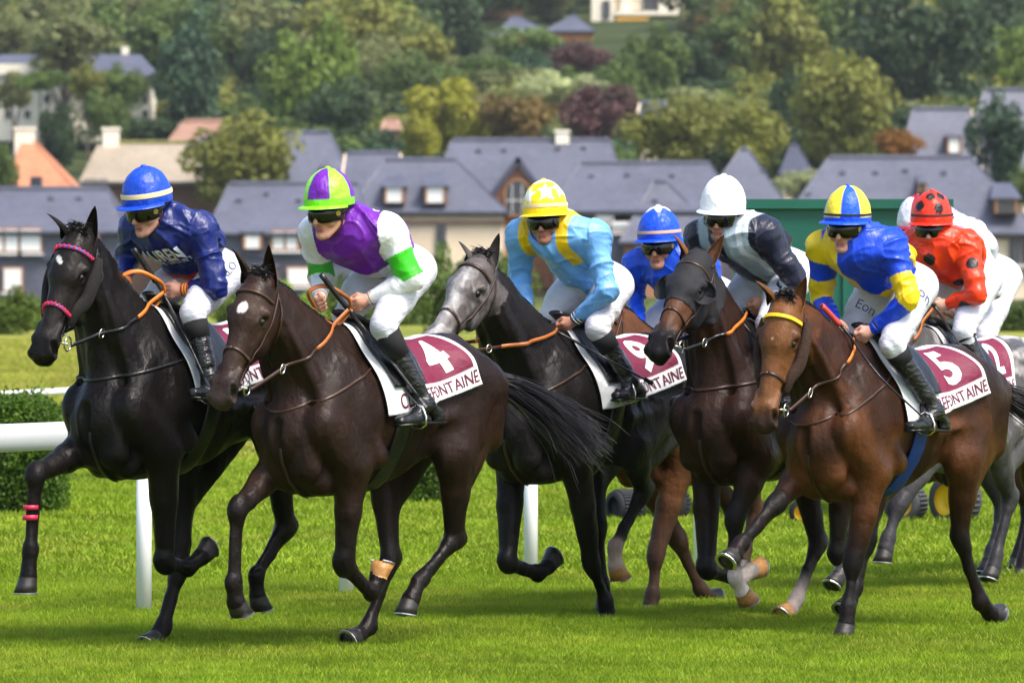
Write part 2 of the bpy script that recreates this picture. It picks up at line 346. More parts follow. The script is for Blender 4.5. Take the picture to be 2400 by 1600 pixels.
# ---- foliage crowns
def crown_mesh(name,seed,lumps,nleaf,ls,mt,flat=1.,fill=.25):
    """unit crown about 1 wide, 1 tall, centred on the origin, as small leaf sprays around irregular lumps"""
    rr=np.random.RandomState(seed); cs_=[];rs=[]
    for i in range(lumps):
        d=rr.normal(size=3); d/=np.linalg.norm(d); k=rr.uniform(.12,.38); cs_.append(d*k*np.array([1,1,.95])+np.array([0,0,.02])); rs.append(rr.uniform(.09,.17))
    cs_=np.array(cs_); rs=np.array(rs); li=rr.randint(0,lumps,nleaf); d=rr.normal(size=(nleaf,3)); d/=np.linalg.norm(d,axis=1)[:,None]
    rad=np.where(rr.rand(nleaf)<fill,rr.rand(nleaf)**.5,rr.uniform(.86,1.08,nleaf)); p=cs_[li]+d*(rs[li]*rad)[:,None]
    nrm=unit_rows(d*.9+rr.normal(size=(nleaf,3))*.55+np.array([0,0,.25])); t=unit_rows(np.cross(nrm,rr.normal(size=(nleaf,3)))); b=np.cross(nrm,t); s_=ls*rr.uniform(.5,1.2,nleaf)[:,None]
    v=np.stack([p-t*s_,p-b*s_*.55,p+t*s_,p+b*s_*.55],1).reshape(-1,3); f=np.arange(nleaf*4).reshape(-1,4)
    me=bpy.data.meshes.new(name); me.vertices.add(len(v)); me.vertices.foreach_set('co',v.astype(np.float32).ravel()); me.loops.add(nleaf*4); me.loops.foreach_set('vertex_index',f.ravel().astype(np.int32)); me.polygons.add(nleaf); me.polygons.foreach_set('loop_start',np.arange(0,nleaf*4,4,dtype=np.int32)); me.update(calc_edges=True); me.materials.append(mt); return me
def unit_rows(a): return a/(np.linalg.norm(a,axis=1)[:,None]+1e-9)
TCOL=dict(green=(.110,.165,.036),olive=(.21,.22,.040),yellow=(.36,.35,.035),dark=(.045,.078,.028),purple=(.135,.065,.060),brown=(.20,.14,.04),blue=(.055,.105,.050),silver=(.42,.46,.22),grey=(.19,.21,.075),bright=(.17,.25,.035),orange=(.28,.13,.025))
CM={}
def crown(colname,var):
    k=(colname,var)
    if k not in CM:
        c=TCOL[colname]; mt=leafmat('leaf_'+colname,c,trans=.3,amt=.30,scale=.30,vary=.10,noise2=[(.08,.25)]); CM[k]=crown_mesh('crown_'+colname,100+var,[34,42,28][var],[4600,5200,4200][var],.034,mt)
    return CM[k]
M_bark=mat('bark',(.10,.075,.055),rough=.9,noise=[(4,.3)])
def trunk_mesh(var,_c={}):
    if var in _c: return _c[var]
    rr=random.Random(var+50); mb=MB(); mb.tube([(0,0,-.05),(.01,0,.25),(-.01,.01,.55),(.0,0,.9)],[.04,.032,.022,.008],7)
    for i in range(5):
        a_=rr.uniform(0,6.28); z0=rr.uniform(.25,.55); mb.tube([(0,0,z0),(.12*math.cos(a_),.12*math.sin(a_),z0+.15),(.28*math.cos(a_),.28*math.sin(a_),z0+.32)],[.016,.011,.004],5)
    me=bpy.data.meshes.new('trunk'); me.from_pydata(mb.v,[],mb.f); me.materials.append(M_bark); _c[var]=me; return me
tcount=[0]
def tree(u,v0,v1,w_,Y,colname,label,cat='tree',group=None,var=None,name='broadleaf_tree'):
    """crown spans v0 (top) to v1 (bottom), w_ wide, all in photo pixels, at distance Y"""
    tcount[0]+=1; var=tcount[0]%3 if var is None else var; c=P(u,(v0+v1)/2,Y); s=Y/FPX; W=w_*s*1.25; Hh_=(v1-v0)*s*1.28; gz=float(terr(c[0],Y)); 
    base=V(c[0],Y,gz); root=empty(name,base,(tcount[0]*1.7)%6.28,label=label,cat=cat,group=group)
    k=bpy.data.objects.new('crown',crown(colname,var)); COL.objects.link(k); k.parent=root; k.location=(0,0,c[2]-gz); k.scale=(W,W,Hh_)
    t=bpy.data.objects.new('trunk',trunk_mesh(var)); COL.objects.link(t); t.parent=root; tz=max(c[2]-gz+Hh_*.3,.5); t.scale=(W*.8,W*.8,tz); return root
# ---- woodland mass on the hillside
def woodland():
    rr=random.Random(4); roots=[]; pts=[]
    me=bpy.data.meshes.new('woodland'); vs=[];sc=[];rt=[]
    for yy in np.arange(690,1180,12):
        hw=yy*.085
        for xx in np.arange(-hw,hw,8.5):
            x=xx+rr.uniform(-3.5,3.5); y=yy+rr.uniform(-5,5); u=1200+x/y*FPX; z0=float(terr(x,y)); hgt=rr.uniform(9,14)
            v_=560-(z0+hgt-2.1)/y*FPX
            vb_=560-(z0-2.1)/y*FPX; open_=(1020<u<1460 and y<860 and v_<112 and vb_>30) or (1330<u<1660 and y<930 and v_<75) or (1060<u<1210 and y<900 and v_<50)
            if open_: continue
            vs.append((x,y,z0+hgt*.55)); sc.append((hgt*rr.uniform(.85,1.25),)*2+(hgt*rr.uniform(.95,1.2),)); rt.append(rr.uniform(0,6.28))
    for yy in np.arange(548,720,7.5):
        hw=yy*.083
        for xx in np.arange(-hw,hw,6.):
            x=xx+rr.uniform(-2.5,2.5); y=yy+rr.uniform(-3,3); u=1200+x/y*FPX; z0=float(terr(x,y))
            if u<400 and y<645: continue
            hgt=rr.uniform(3.5,6.5); vs.append((x,y,z0+hgt*.45)); sc.append((hgt*rr.uniform(1.3,1.9),)*2+(hgt*1.1,)); rt.append(rr.uniform(0,6.28))
    me.from_pydata(vs,[],[]); a=me.attributes.new('sc','FLOAT_VECTOR','POINT'); a.data.foreach_set('vector',np.array(sc,np.float32).ravel()); a=me.attributes.new('rz','FLOAT','POINT'); a.data.foreach_set('value',np.array(rt,np.float32))
    a=me.attributes.new('kind_id','INT','POINT'); cols=['green','olive','grey','green','blue','dark','green','olive']; a.data.foreach_set('value',np.array([rr.randrange(8) for _ in vs],np.int32))
    o=bpy.data.objects.new('woodland',me); COL.objects.link(o); tag(o,kind='stuff')
    ng=bpy.data.node_groups.new('woodland_nodes','GeometryNodeTree'); ng.interface.new_socket('Geometry',in_out='INPUT',socket_type='NodeSocketGeometry'); ng.interface.new_socket('Geometry',in_out='OUTPUT',socket_type='NodeSocketGeometry'); N=ng.nodes; L=ng.links
    gi_=N.new('NodeGroupInput'); go_=N.new('NodeGroupOutput'); j=N.new('GeometryNodeJoinGeometry')
    for k in range(8):
        po=bpy.data.objects.new('crown_source',crown(cols[k],k%3)); an=N.new('GeometryNodeInputNamedAttribute'); an.data_type='INT'; an.inputs[0].default_value='kind_id'
        cp=N.new('FunctionNodeCompare'); cp.data_type='INT'; cp.operation='EQUAL'
        for q_ in cp.inputs:
            if q_.type=='INT' and q_.name=='A': L.new(an.outputs[0],q_)
            if q_.type=='INT' and q_.name=='B': q_.default_value=k
        oi=N.new('GeometryNodeObjectInfo'); oi.inputs[0].default_value=po; oi.inputs['As Instance'].default_value=True
        ip=N.new('GeometryNodeInstanceOnPoints'); mp=N.new('GeometryNodeMeshToPoints'); L.new(gi_.outputs[0],mp.inputs[0]); L.new(mp.outputs[0],ip.inputs['Points']); L.new(cp.outputs[0],ip.inputs['Selection']); L.new(oi.outputs['Geometry'],ip.inputs['Instance'])
        a1=N.new('GeometryNodeInputNamedAttribute'); a1.data_type='FLOAT_VECTOR'; a1.inputs[0].default_value='sc'; a2=N.new('GeometryNodeInputNamedAttribute'); a2.data_type='FLOAT'; a2.inputs[0].default_value='rz'; cx=N.new('ShaderNodeCombineXYZ')
        L.new(a1.outputs[0],ip.inputs['Scale']); L.new(a2.outputs[0],cx.inputs[2]); L.new(cx.outputs[0],ip.inputs['Rotation']); L.new(ip.outputs[0],j.inputs[0])
    L.new(j.outputs[0],go_.inputs[0]); o.modifiers.new('wood','NODES').node_group=ng
woodland()
TREES=[ # u, top, bottom, width, Y, colour, label
(565,258,500,270,453,'olive','round olive green tree standing in front of the slate roofs, left of centre'),
(0,330,470,90,452,'green','dark green tree cut by the left edge of the photo beside the orange tiled roof'),
(150,20,175,250,618,'grey','broad pale green tree above the white villa, upper left'),
(10,20,150,130,650,'grey','greyish tree in the top left corner above the villa'),
(140,240,400,110,560,'dark','dark tree in front of the white villa, between it and the orange roof'),
(240,205,330,110,590,'green','green tree hiding the right end of the white villa'),
(330,272,340,200,600,'dark','low dark tree below the right end of the white villa'),
(95,165,215,120,600,'green','small tree in front of the left end of the white villa'),
(285,150,262,120,612,'green','green tree covering the right windows of the white villa'),
(205,148,235,90,610,'olive','small olive tree in front of the middle of the white villa'),
(30,165,262,90,606,'grey','pale tree in front of the villa at the left edge'),
(450,30,330,200,620,'blue','tall bluish dark tree right of the white villa'),
(400,-10,150,170,700,'green','green tree at the top edge above the villa and left of the tall bluish one'),
(590,-40,260,180,690,'grey','tall grey green tree at the top edge left of centre'),
(740,40,330,210,600,'bright','bright yellow green tree with a dark underside above the slate roofs'),
(800,180,350,190,560,'dark','dark green tree behind the slate roof left of centre'),
(640,60,330,150,640,'dark','dark tree behind the round olive tree'),
(880,-30,170,230,720,'grey','wide pale green tree on the hillside above centre left'),
(960,120,290,170,640,'green','mid green tree left of the golden green one'),
(1060,180,370,220,540,'yellow','golden green tree rising behind the largest slate roof'),
(980,260,375,100,520,'yellow','small yellowish tree at the foot of the golden green one'),
(1200,215,340,190,535,'brown','brownish olive tree between the golden green and purple ones'),
(1390,195,340,210,530,'purple','purple leaved tree behind the largest slate roof'),
(1310,165,260,190,600,'silver','silvery pale tree behind the purple one'),
(1360,95,190,150,680,'purple','dull purple tree higher up the hillside'),
(1120,130,230,200,660,'green','green tree below the long low house'),
(1000,60,180,180,700,'olive','olive tree left of the long low house on the hillside'),
(880,80,250,150,660,'grey','pale bushy tree in the middle of the hillside, left'),
(1290,-5,60,80,880,'dark','small dark round tree between the low house and the white modern one'),
(1070,40,110,110,820,'olive','spreading olive tree above the long low house'),
(1590,225,400,240,470,'olive','large round green tree right of centre behind the slate roofs'),
(1760,222,405,190,480,'olive','round green tree just right of the large round one'),
(1530,60,240,160,620,'green','dark green tree below the white modern building'),
(1700,0,200,150,700,'brown','russet tree near the top edge right of centre'),
(1640,90,240,130,640,'dark','dark tree under the russet one'),
(1830,-60,300,240,640,'olive','tall olive green tree at the top edge, right of the russet one'),
(1970,120,390,240,520,'olive','tall feathery green tree behind the big slate roof on the right'),
(1850,160,400,120,560,'dark','dark tree between the round green and the feathery tree'),
(2140,-50,280,300,620,'dark','huge dark tree at the top edge on the right'),
(2100,300,380,120,460,'orange','low orange brown tree in front of the upper right roof'),
(2350,60,220,140,640,'bright','bright green tree at the upper right edge'),
(2345,215,440,150,448,'blue','bluish green conifer at the right edge in front of the upper roof'),
(2390,380,500,120,448,'green','green tree at the right edge beside the end of the big slate roof'),
(2260,-30,130,160,700,'green','green tree in the top right, beside the huge dark one'),
(1460,130,260,120,610,'green','green tree between the purple and the dark one'),
(1890,395,470,130,440,'silver','pale shrub in the gap between two slate roofs'),
(1250,60,170,200,720,'green','green tree just below the long low house roofs'),
]
for t_ in TREES: tree(*t_)
# bushes at the foot of the houses
bl=['yellow green','mid green','dark green']
k_=0
for u,v0,v1,w_,cn,lb in ((20,672,770,150,'bright','bright yellow green bush at the left edge below the slate houses'),(120,700,800,160,'bright','yellow green bush behind the muzzle of the black horse'),(30,740,815,170,'dark','dark low bush under the yellow green one at the left edge'),
 (250,690,800,170,'green','bush behind the neck of the black horse'),(400,700,840,160,'green','bush behind the legs of the navy jockey'),(560,650,800,160,'bright','bush behind the hindquarters of the black horse'),(690,660,800,150,'bright','yellow green bush right of the head of horse number four'),(820,640,800,150,'green','bush behind the jockey in purple'),
 (940,660,800,150,'green','bush behind the thigh of the jockey in purple'),(1050,575,790,160,'green','tall dark green bush left of the grey horse head'),(1180,590,790,170,'green','tall green bush behind the grey horse head'),(1330,700,820,170,'olive','bush below the jockey in light blue'),(1480,690,820,170,'green','bush between the light blue and royal blue jockeys'),(1640,700,820,170,'green','bush behind the hooded horse'),
 (2310,690,820,150,'green','dark green bush right of the jockey in red'),(2400,680,810,150,'green','dark green bush at the right edge below the cream wall'),(2200,700,820,150,'green','bush behind the pale grey horse')):
    tree(u,v0,v1+25,w_,150+(k_*7)%20,cn,lb,cat='bush',name='bush'); k_+=1
# ---- clipped hedges behind the rail
def hedge(x0,x1,y0,y1,h,label,seed):
    root=empty('hedge',((x0+x1)/2,(y0+y1)/2,0),label=label,cat='hedge'); rr=np.random.RandomState(seed); n=int(26000*(x1-x0)*(y1-y0+.9)*max(h,.5)/1.2); c=V((x0+x1)/2,(y0+y1)/2,0)
    p=rr.rand(n,3)*V(x1-x0,y1-y0,h)+V(x0,y0,0)-c; ed=rr.randint(0,5,n); 
    j_=rr.normal(size=n)*.03; p[ed==0,0]=x0-c[0]; p[ed==1,0]=x1-c[0]; p[ed==2,1]=y0-c[1]; p[ed>=3,2]=h; p+=rr.normal(size=(n,3))*.045; e_=np.minimum(np.minimum(p[:,0]-(x0-c[0]),(x1-c[0])-p[:,0]),.15); p[:,2]-=.10*(1-np.clip(e_/.15,0,1))**2*(p[:,2]>h*.6); 
    p[:,2]+=.03*vn(p,5,seed); nrm=unit_rows(rr.normal(size=(n,3))+V(0,-.3,.6)); t=unit_rows(np.cross(nrm,rr.normal(size=(n,3)))); b=np.cross(nrm,t); s_=.016*rr.uniform(.6,1.4,n)[:,None]
    v=np.stack([p-t*s_,p-b*s_*.6,p+t*s_,p+b*s_*.6],1).reshape(-1,3); mesh_np('foliage',v,np.arange(n*4).reshape(-1,4),leafmat('hedge_leaf',(.075,.145,.012),amt=.4,scale=4),root,smooth=False)
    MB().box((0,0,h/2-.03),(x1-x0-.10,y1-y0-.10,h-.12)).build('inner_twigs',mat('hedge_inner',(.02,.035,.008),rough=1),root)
hx=P(117,1180,51.8)[0]; hedge(hx-3.2,hx,51.7,52.6,.84,'clipped green hedge behind the white rail at the left edge',3)
a_=P(955,1180,54)[0]; b_=P(1046,1180,54)[0]; hedge(a_,b_,53.8,54.6,.82,'short piece of clipped hedge seen under the belly of horse number four',4)
# ---- rails
M_rail=mat('white_plastic',(.86,.87,.88),rough=.35,noise=[(3,.03)])
pA=V(-2.06,38.2,0); dR=unit(V(5.44,9.1,0)); step=10.6/5
r_=empty('running_rail',pA,0,label='white plastic running rail with round posts behind the horses',cat='rail')
g0=-3.6; g1=46
nr=V(dR[1],-dR[0],0)
for k in range(-2,22):
    p=dR*step*k; MB().tube([p+V(0,0,-.1),p+V(0,0,.96)],.043,16).build('post',M_rail,r_,smooth=True)
for k in range(-3,22,3):
    a=dR*step*k-dR*.4; e=dR*step*(k+3)-dR*.42; prof=[]; 
    vs_=[];n=18
    for p in (a,e):
        for q in range(n):
            t=2*math.pi*q/n; vs_.append(p+nr*.05*math.cos(t)+V(0,0,1.02+.078*math.sin(t)))
    fs_=[(q,(q+1)%n,n+(q+1)%n,n+q) for q in range(n)]+[tuple(range(n)),tuple(range(n,2*n))]; MB().add(vs_,fs_).build('rail_tube',M_rail,r_,smooth=True)
fa=V(-6.0,56.0,0); fd=unit(V(11.4,32,0)); r2=empty('low_rail',fa,0,label='thin white rail crossing the far side of the track',cat='rail')
MB().tube([V(0,0,.73),fd*90+V(0,0,.73)],.030,10).build('rail_tube',M_rail,r2,smooth=True)
for k in range(0,30):
    if k%1==0: MB().tube([fd*3.*k+V(0,0,-.05),fd*3.*k+V(0,0,.72)],.022,8).build('post',M_rail,r2,smooth=True)
# ---- green trailer with yellow wheels
M_green=mat('green_paint',(.006,.10,.065),rough=.45,noise=[(2,.12)],bump=[(30,.08)]); M_tyre=mat('rubber',(.055,.055,.06),rough=.85,noise=[(20,.2)]); M_tyrek=mat('dark_rubber',(.012,.012,.016),rough=.8); M_yel=mat('yellow_rim',(.85,.55,.01),rough=.45); M_dkg=mat('dark_chassis',(.012,.016,.018),rough=.6)
c0=P(1740,1233,50.2); c1=P(2235,1233,50.2); TL=c1[0]-c0[0]; t_=empty('trailer',((c0[0]+c1[0])/2,50.6,0),0,label='dark green trailer with yellow wheels standing behind the horses on the right',cat='trailer')
X0=-TL/2
MB().box((0,.9,1.70),(TL,1.8,1.36)).build('body',M_green,t_); 
for zc,hh_ in ((2.36,.07),(1.97,.05),(1.50,.05),(1.05,.06)): MB().box((0,-.025,zc),(TL+.04,.05,hh_)).build('rib',M_green,t_)
for i in (0,2,4): MB().box((X0+.02+i*(TL-.04)/4,-.012,1.7),(.04,.03,1.30)).build('upright',M_green,t_)
MB().box((0,.9,.93),(TL*1.02,1.5,.14)).build('chassis',M_dkg,t_)
def wheel(u,v,ry,rx,rim,y,m=M_tyre):
    c=P(u,v,50.2); s=50.2/FPX; R=ry*s; q=math.acos(min(.98,rx/ry)); ax=V(math.cos(math.pi/2-q)*-1 if False else -math.sin(q),-math.cos(q),0); o_=V(c[0]-t_.location[0],y,R)
    wd=.11; mb=MB(); mb.lathe([(R*.62,-wd),(R*.94,-wd),(R,-wd*.7),(R,wd*.7),(R*.94,wd),(R*.62,wd)],o_,axis=ax,n=32,cap=False); w_=mb.build('wheel',m,t_,smooth=True)
    lg=MB(); 
    for k in range(28):
        a_=2*math.pi*k/28; u_=unit(np.cross(ax,V(0,0,1))); d_=u_*math.cos(a_)+V(0,0,1)*math.sin(a_); lg.tube([o_+d_*(R*1.0)-ax*wd*.7,o_+d_*(R*1.0)+ax*wd*.7],.012,4)
    lg.build('tread',m,w_)
    rb=MB(); rb.lathe([(R*.63,wd*.9),(R*.66,wd*.95),(R*.60,wd*.6),(R*.34,wd*.25),(R*.30,wd*.5),(R*.12,wd*.55),(.0001,wd*.6)],o_,axis=ax,n=28,cap=False); rb.build('rim',rim,w_,smooth=True)
wheel(2240,1180,58,36,M_yel,-.35); wheel(2128,1192,46,42,M_yel,-.10); wheel(1885,1212,30,30,M_yel,-.4,M_tyrek); wheel(1575,1196,44,44,M_dkg,.1,M_tyrek)
bx=P(1560,1200,50.2)[0]-t_.location[0]; MB().box((bx+.2,.5,.42),(1.1,.8,.14)).box((bx+.95,.6,.75),(1.2,.5,.12)).build('drawbar',M_dkg,t_)
wheel(1468,1178,38,20,M_dkg,.0,M_tyrek)
# ================================================================== HOUSES
M_slate=mat('slate',(.090,.094,.128),rough=.5,spec=.6,noise=[(.35,.14),(2.5,.16),(.8,.12,(1,1,8))],bump=[(6,.15)])
M_slated=mat('slate_dark',(.05,.055,.085),rough=.6,noise=[(1,.15)])
M_cream=mat('cream_render',(.80,.64,.45),rough=.85,noise=[(.6,.08)]); M_brick=mat('orange_brick',(.36,.17,.085),rough=.85,noise=[(1.5,.25)]); M_timb=mat('timber',(.16,.085,.05),rough=.8); M_wood=mat('window_wood',(.36,.17,.07),rough=.6)
M_blind=mat('white_blind',(.80,.79,.76),rough=.6); M_glassd=mat('dark_glass',(.05,.055,.065),rough=.1,spec=.8); M_otile=mat('orange_tile',(.50,.20,.10),rough=.85,noise=[(.8,.15),(3,.15)]); M_ttile=mat('tan_tile',(.33,.27,.20),rough=.9,noise=[(.5,.12),(3,.12)]); M_btile=mat('brown_tile',(.30,.17,.12),rough=.9,noise=[(.7,.15)])
M_moss=mat('moss_ridge',(.17,.17,.05),rough=1,noise=[(2,.3)]); M_whitew=mat('villa_wall',(.88,.80,.64),rough=.8); M_stone=mat('grey_stone',(.35,.33,.30),rough=.9)
def poly(root,name,m,pts,th=None,**k):
    pts=[V(*p)-V(*root.location) for p in pts]; n=unit(np.cross(pts[1]-pts[0],pts[2]-pts[0])); th=th or .18; b=[p+n*-th if n[1]<0 else p+n*th for p in pts]; N=len(pts)
    fs=[tuple(range(N)),tuple(range(2*N-1,N-1,-1))]+[(i,(i+1)%N,N+(i+1)%N,N+i) for i in range(N)]; return mesh_np(name,pts+b,fs,m,root,False,**k)
def window(root,u,v,w_,h_,Y,style='white',parent=None,name='window'):
    c=P(u,v,Y); s=Y/FPX; W=w_*s; Hh_=h_*s; c=c-V(*root.location); fr_=mesh_np(name,*_box((c[0],c[1]-.08,c[2]),(W+.24,.16,Hh_+.24)),M_wood if style!='dark' else M_slated,parent or root,False)
    n=max(1,int(round(w_/40)))
    for i in range(n):
        x=c[0]-W/2+W*(i+.5)/n; mesh_np('pane',*_box((x,c[1]-.20,c[2]),(W/n-.18 if n>1 else W,.10,Hh_)),dict(white=M_blind,dark=M_glassd,blue=M_glassd)[style],fr_ if parent is None else parent,False)
    if parent is None: mesh_np('sill',*_box((c[0],c[1]-.25,c[2]-Hh_/2-.20),(W+.4,.3,.12)),M_blind,fr_,False)
    return fr_
def _box(c,d): mb=MB().box(c,d); return mb.v,mb.f
def house(label,Y,ridge,eave,base,roofm=None,wallm=None,wins=(),dorm=(),run=None,name='house',chim=(),ledge=True,bands=(),vents=(),cat='house',roofl=None):
    """ridge=(u0,u1,v) eave=(u0,u1,v) in photo px; eave at distance Y, ridge behind it"""
    roofm=roofm or M_slate; wallm=wallm or M_cream; s=Y/FPX; rise=(eave[2]-ridge[2])*s; run=run or max(2.5,rise*.9); 
    e0=P(eave[0],eave[2],Y); e1=P(eave[1],eave[2],Y); r0=P(ridge[0],ridge[2],Y+run); r1=P(ridge[1],ridge[2],Y+run); gz=min(float(terr(0,Y)),P(0,base,Y)[2])-.5; b0=V(e0[0]+.3,0,gz); 
    root=empty(name,((e0[0]+e1[0])/2,Y+run,gz),0,label=label,cat=cat)
    poly(root,'roof',roofm,[e0+V(0,-.45,-.25),e1+V(0,-.45,-.25),r1,r0],th=.22)
    k0=V(e0[0],Y+2*run,e0[2]-.25); k1=V(e1[0],Y+2*run,e1[2]-.25); poly(root,'roof',roofm,[k1+V(0,.4,0),k0+V(0,.4,0),r0+V(0,.02,0),r1+V(0,.02,0)],th=.22)
    for (e,k,r,o) in ((e0,k0,r0,-1),(e1,k1,r1,1)):
        hip=abs(e[0]-r[0])>.8
        t3=[k+V(o*.02,.3,0),e+V(o*.02,-.4,-.25),r+V(o*.02,.01,.02)]; poly(root,'roof' if hip else 'gable',roofm if hip else wallm,t3 if o<0 else t3[::-1],th=.12)
    MB().tube([r0+V(0,0,.05)-V(*root.location),r1+V(0,0,.05)-V(*root.location)],.16,6).build('ridge_tiles',roofm if roofm is not M_ttile else M_moss,root)
    zt=e0[2]-.12; W=e1[0]-e0[0]-.5; cx=(e0[0]+e1[0])/2; L_=V(*root.location)
    mesh_np('wall',*_box((cx-L_[0],Y+run-L_[1],(zt+gz)/2-L_[2]),(W,2*run-.2,zt-gz)),wallm,root,False)
    if ledge: MB().box((cx-L_[0],Y-.50-L_[1],zt-.12-L_[2]),(W+.8,.14,.14)).build('gutter',M_slated,root)
    for (u,v,w_,h_,*st) in wins: window(root,u,v,w_,h_,Y-.02,st[0] if st else 'white')
    for (v,m_) in bands:
        zc=P(0,v,Y)[2]-L_[2]; MB().box((cx-L_[0],Y-.05-L_[1],zc),(W+.1,.2,.22)).build('string_course',m_,root)
    for (u,v,w_,h_,rh,*st) in dorm:
        t=(eave[2]-v)/(eave[2]-ridge[2]); yd=Y+max(0,t-.28)*run-.4; c=P(u,v,yd)-L_; sx=yd/FPX; W2=w_*sx*1.35; H2=h_*sx*1.2; dp=run*.75
        d=mesh_np('dormer',*_box((c[0],c[1]+dp/2,c[2]),(W2,dp,H2)),M_timb,root,False); x0,x1=c[0]-W2*.62,c[0]+W2*.62; zt2=c[2]+H2/2; rz=zt2+rh*sx; f_=[(x0,c[1]-.3,zt2-.1),(x1,c[1]-.3,zt2-.1),(x1-W2*.25,c[1]+dp*.75,rz),(x0+W2*.25,c[1]+dp*.75,rz),(x0,c[1]+dp,zt2-.1),(x1,c[1]+dp,zt2-.1)]
        mesh_np('dormer_roof',f_,[(0,1,2,3),(0,3,4),(1,5,2),(3,2,5,4),(0,4,5,1)],roofm,d,False)
        sty=st[0] if st else 'white'; mesh_np('pane',*_box((c[0],c[1]-.06,c[2]),(w_*sx,.1,h_*sx)),M_blind if sty=='white' else M_glassd,d,False)
        for k in (-1,1): mesh_np('window_frame',*_box((c[0]+k*w_*sx*.53,c[1]-.09,c[2]),(.14,.12,h_*sx*1.05)),M_wood,d,False)
    for (u,v,w_,h_,m_) in chim:
        c=P(u,v,Y+run)-L_; MB().box((c[0],c[1]+.1,c[2]-h_*s*.35),(w_*s,1.1,h_*s*1.9)).box((c[0],c[1]+.1,c[2]+h_*s*.62),(w_*s*1.15,1.25,.18)).build('chimney',m_,root)
    for (u,v) in vents:
        t=(eave[2]-v)/(eave[2]-ridge[2]); c=P(u,v,Y+t*run)-L_; MB().box((c[0],c[1]-.1,c[2]+.02),(.34,.4,.18)).build('roof_vent',M_slate,root)
    return root
house('long slate roofed row with white windows at the left edge',440,(-80,252,444),(-120,300,536),700,wallm=M_slate,wins=((10,563,70,50),(72,563,46,50),(30,655,40,50,'white')),dorm=((212,568,36,40,30),),vents=((120,465),(185,465)),run=4,bands=((605,M_slated),))
house('slate roofed house with pairs of white windows left of the purple jockey',435,(540,840,432),(486,860,540),700,wallm=M_slate,wins=((668,563,62,40),(742,563,40,40),(700,648,50,38),(610,648,34,36)),dorm=((592,563,36,38,30),(630,640,30,32,24)),vents=((560,470),(625,455),(700,470)),run=4.2,bands=((600,M_slated),))
house('steep slate roofed house behind the round olive tree',470,(662,772,312),(640,828,432),600,run=4,dorm=((762,402,16,20,14,'dark'),))
house('slate roof showing left of the round olive tree',468,(470,560,326),(385,560,428),560,run=3.6,wallm=M_brick)
house('low slate roof between the steep house and the large one',466,(812,935,360),(800,960,440),600,run=3.2,vents=((898,384),))
house('slate roofed wing with two small dormers and a cream wall',450,(905,1065,376),(820,1190,490),640,wins=((905,520,14,20,'dark'),(1035,560,12,60,'dark')),dorm=((924,456,38,36,28),(1020,456,40,38,30)),bands=((521,M_btile),),run=4.2)
big=house('largest slate roofed house with an orange brick gable and arched window',456,(1062,1428,330),(1000,1480,490),650,wins=((1180,560,12,60,'dark'),(1250,560,12,40,'dark')),chim=((1318,318,32,16,M_whitew),),vents=((1122,354),(1182,352),(1308,348),(1368,347)),bands=((521,M_btile),),run=6)
# orange gable of the largest house
Lb=V(*big.location); g=[P(1128,492,455)-Lb,P(1300,492,455)-Lb,P(1214,372,455)-Lb]; gb=[p+V(0,4.5,0) for p in g]
gb_=mesh_np('gable',[*g,*gb],[(0,1,2),(3,5,4),(0,2,5,3),(1,4,5,2),(0,3,4,1)],M_brick,big,False)
mesh_np('gable_wall',*_box(((g[0]+g[1])[0]/2,g[0][1]+1.5,g[0][2]-2.6),((g[1]-g[0])[0]*.94,3,5.2)),M_brick,big,False)
for (a_,b_) in ((g[0],g[2]),(g[1],g[2])):
    o_=V(-.35 if a_ is g[0] else .35,0,0); a2=a_+o_*1.5+V(0,-.5,-.3); b2=b_+V(0,-.5,.15); poly(big,'gable_roof',M_slated,[a2+Lb,a2+V(0,5.5,0)+Lb,b2+V(0,5.5,0)+Lb,b2+Lb] if a_ is g[0] else [a2+V(0,5.5,0)+Lb,a2+Lb,b2+Lb,b2+V(0,5.5,0)+Lb],th=.35)
wc=P(1212,470,454.8)-Lb; mb=MB(); W_=.78
arch=[(-W_,-1.0)]+[(W_*math.cos(t),.55+W_*math.sin(t)) for t in np.linspace(math.pi,0,13)]+[(W_,-1.0)]
mb.add([wc+V(x,-.12,z) for x,z in arch],[tuple(range(len(arch)))]); aw=mb.build('arched_window',M_glassd,big)
MB().tube([wc+V(x*1.05,-.16,z*1.03) for x,z in arch+[arch[0]]],.07,5).build('frame',M_wood,aw)
for x in (-.33,.33): MB().box(wc+V(x,-.18,.1),(.05,.06,2.0)).build('glazing_bar',M_blind,aw)
MB().box(wc+V(0,-.18,0),(1.5,.06,.06)).build('glazing_bar',M_blind,aw)
e_=P(1112,458,454.6)-Lb; mb=MB(); mb.add([e_+V(-.75,0,-.35),e_+V(.75,0,-.35),e_+V(0,0,.35),e_+V(-.75,1.6,-.35),e_+V(.75,1.6,-.35),e_+V(0,1.6,.35)],[(0,1,2),(0,2,5,3),(1,4,5,2)]); mb.build('eyebrow_window',M_blind,big)
house('slate roofed house with a white topped window behind the royal blue cap',446,(1365,1660,384),(1290,1740,488),660,wallm=M_slate,wins=((1436,508,84,22),(1455,520,40,40),(1612,515,30,34)),vents=((1386,412),(1470,410),(1575,412),(1535,472)),run=4.4,dorm=())
house('steep slate side gable with a dark verge beside the royal blue cap',444,(1535,1560,428),(1455,1700,560),660,wallm=M_brick,run=4.0,vents=((1535,470),))
house('pointed slate roof behind the white cap',452,(1738,1752,352),(1630,1860,500),660,run=5,vents=((1790,400),))
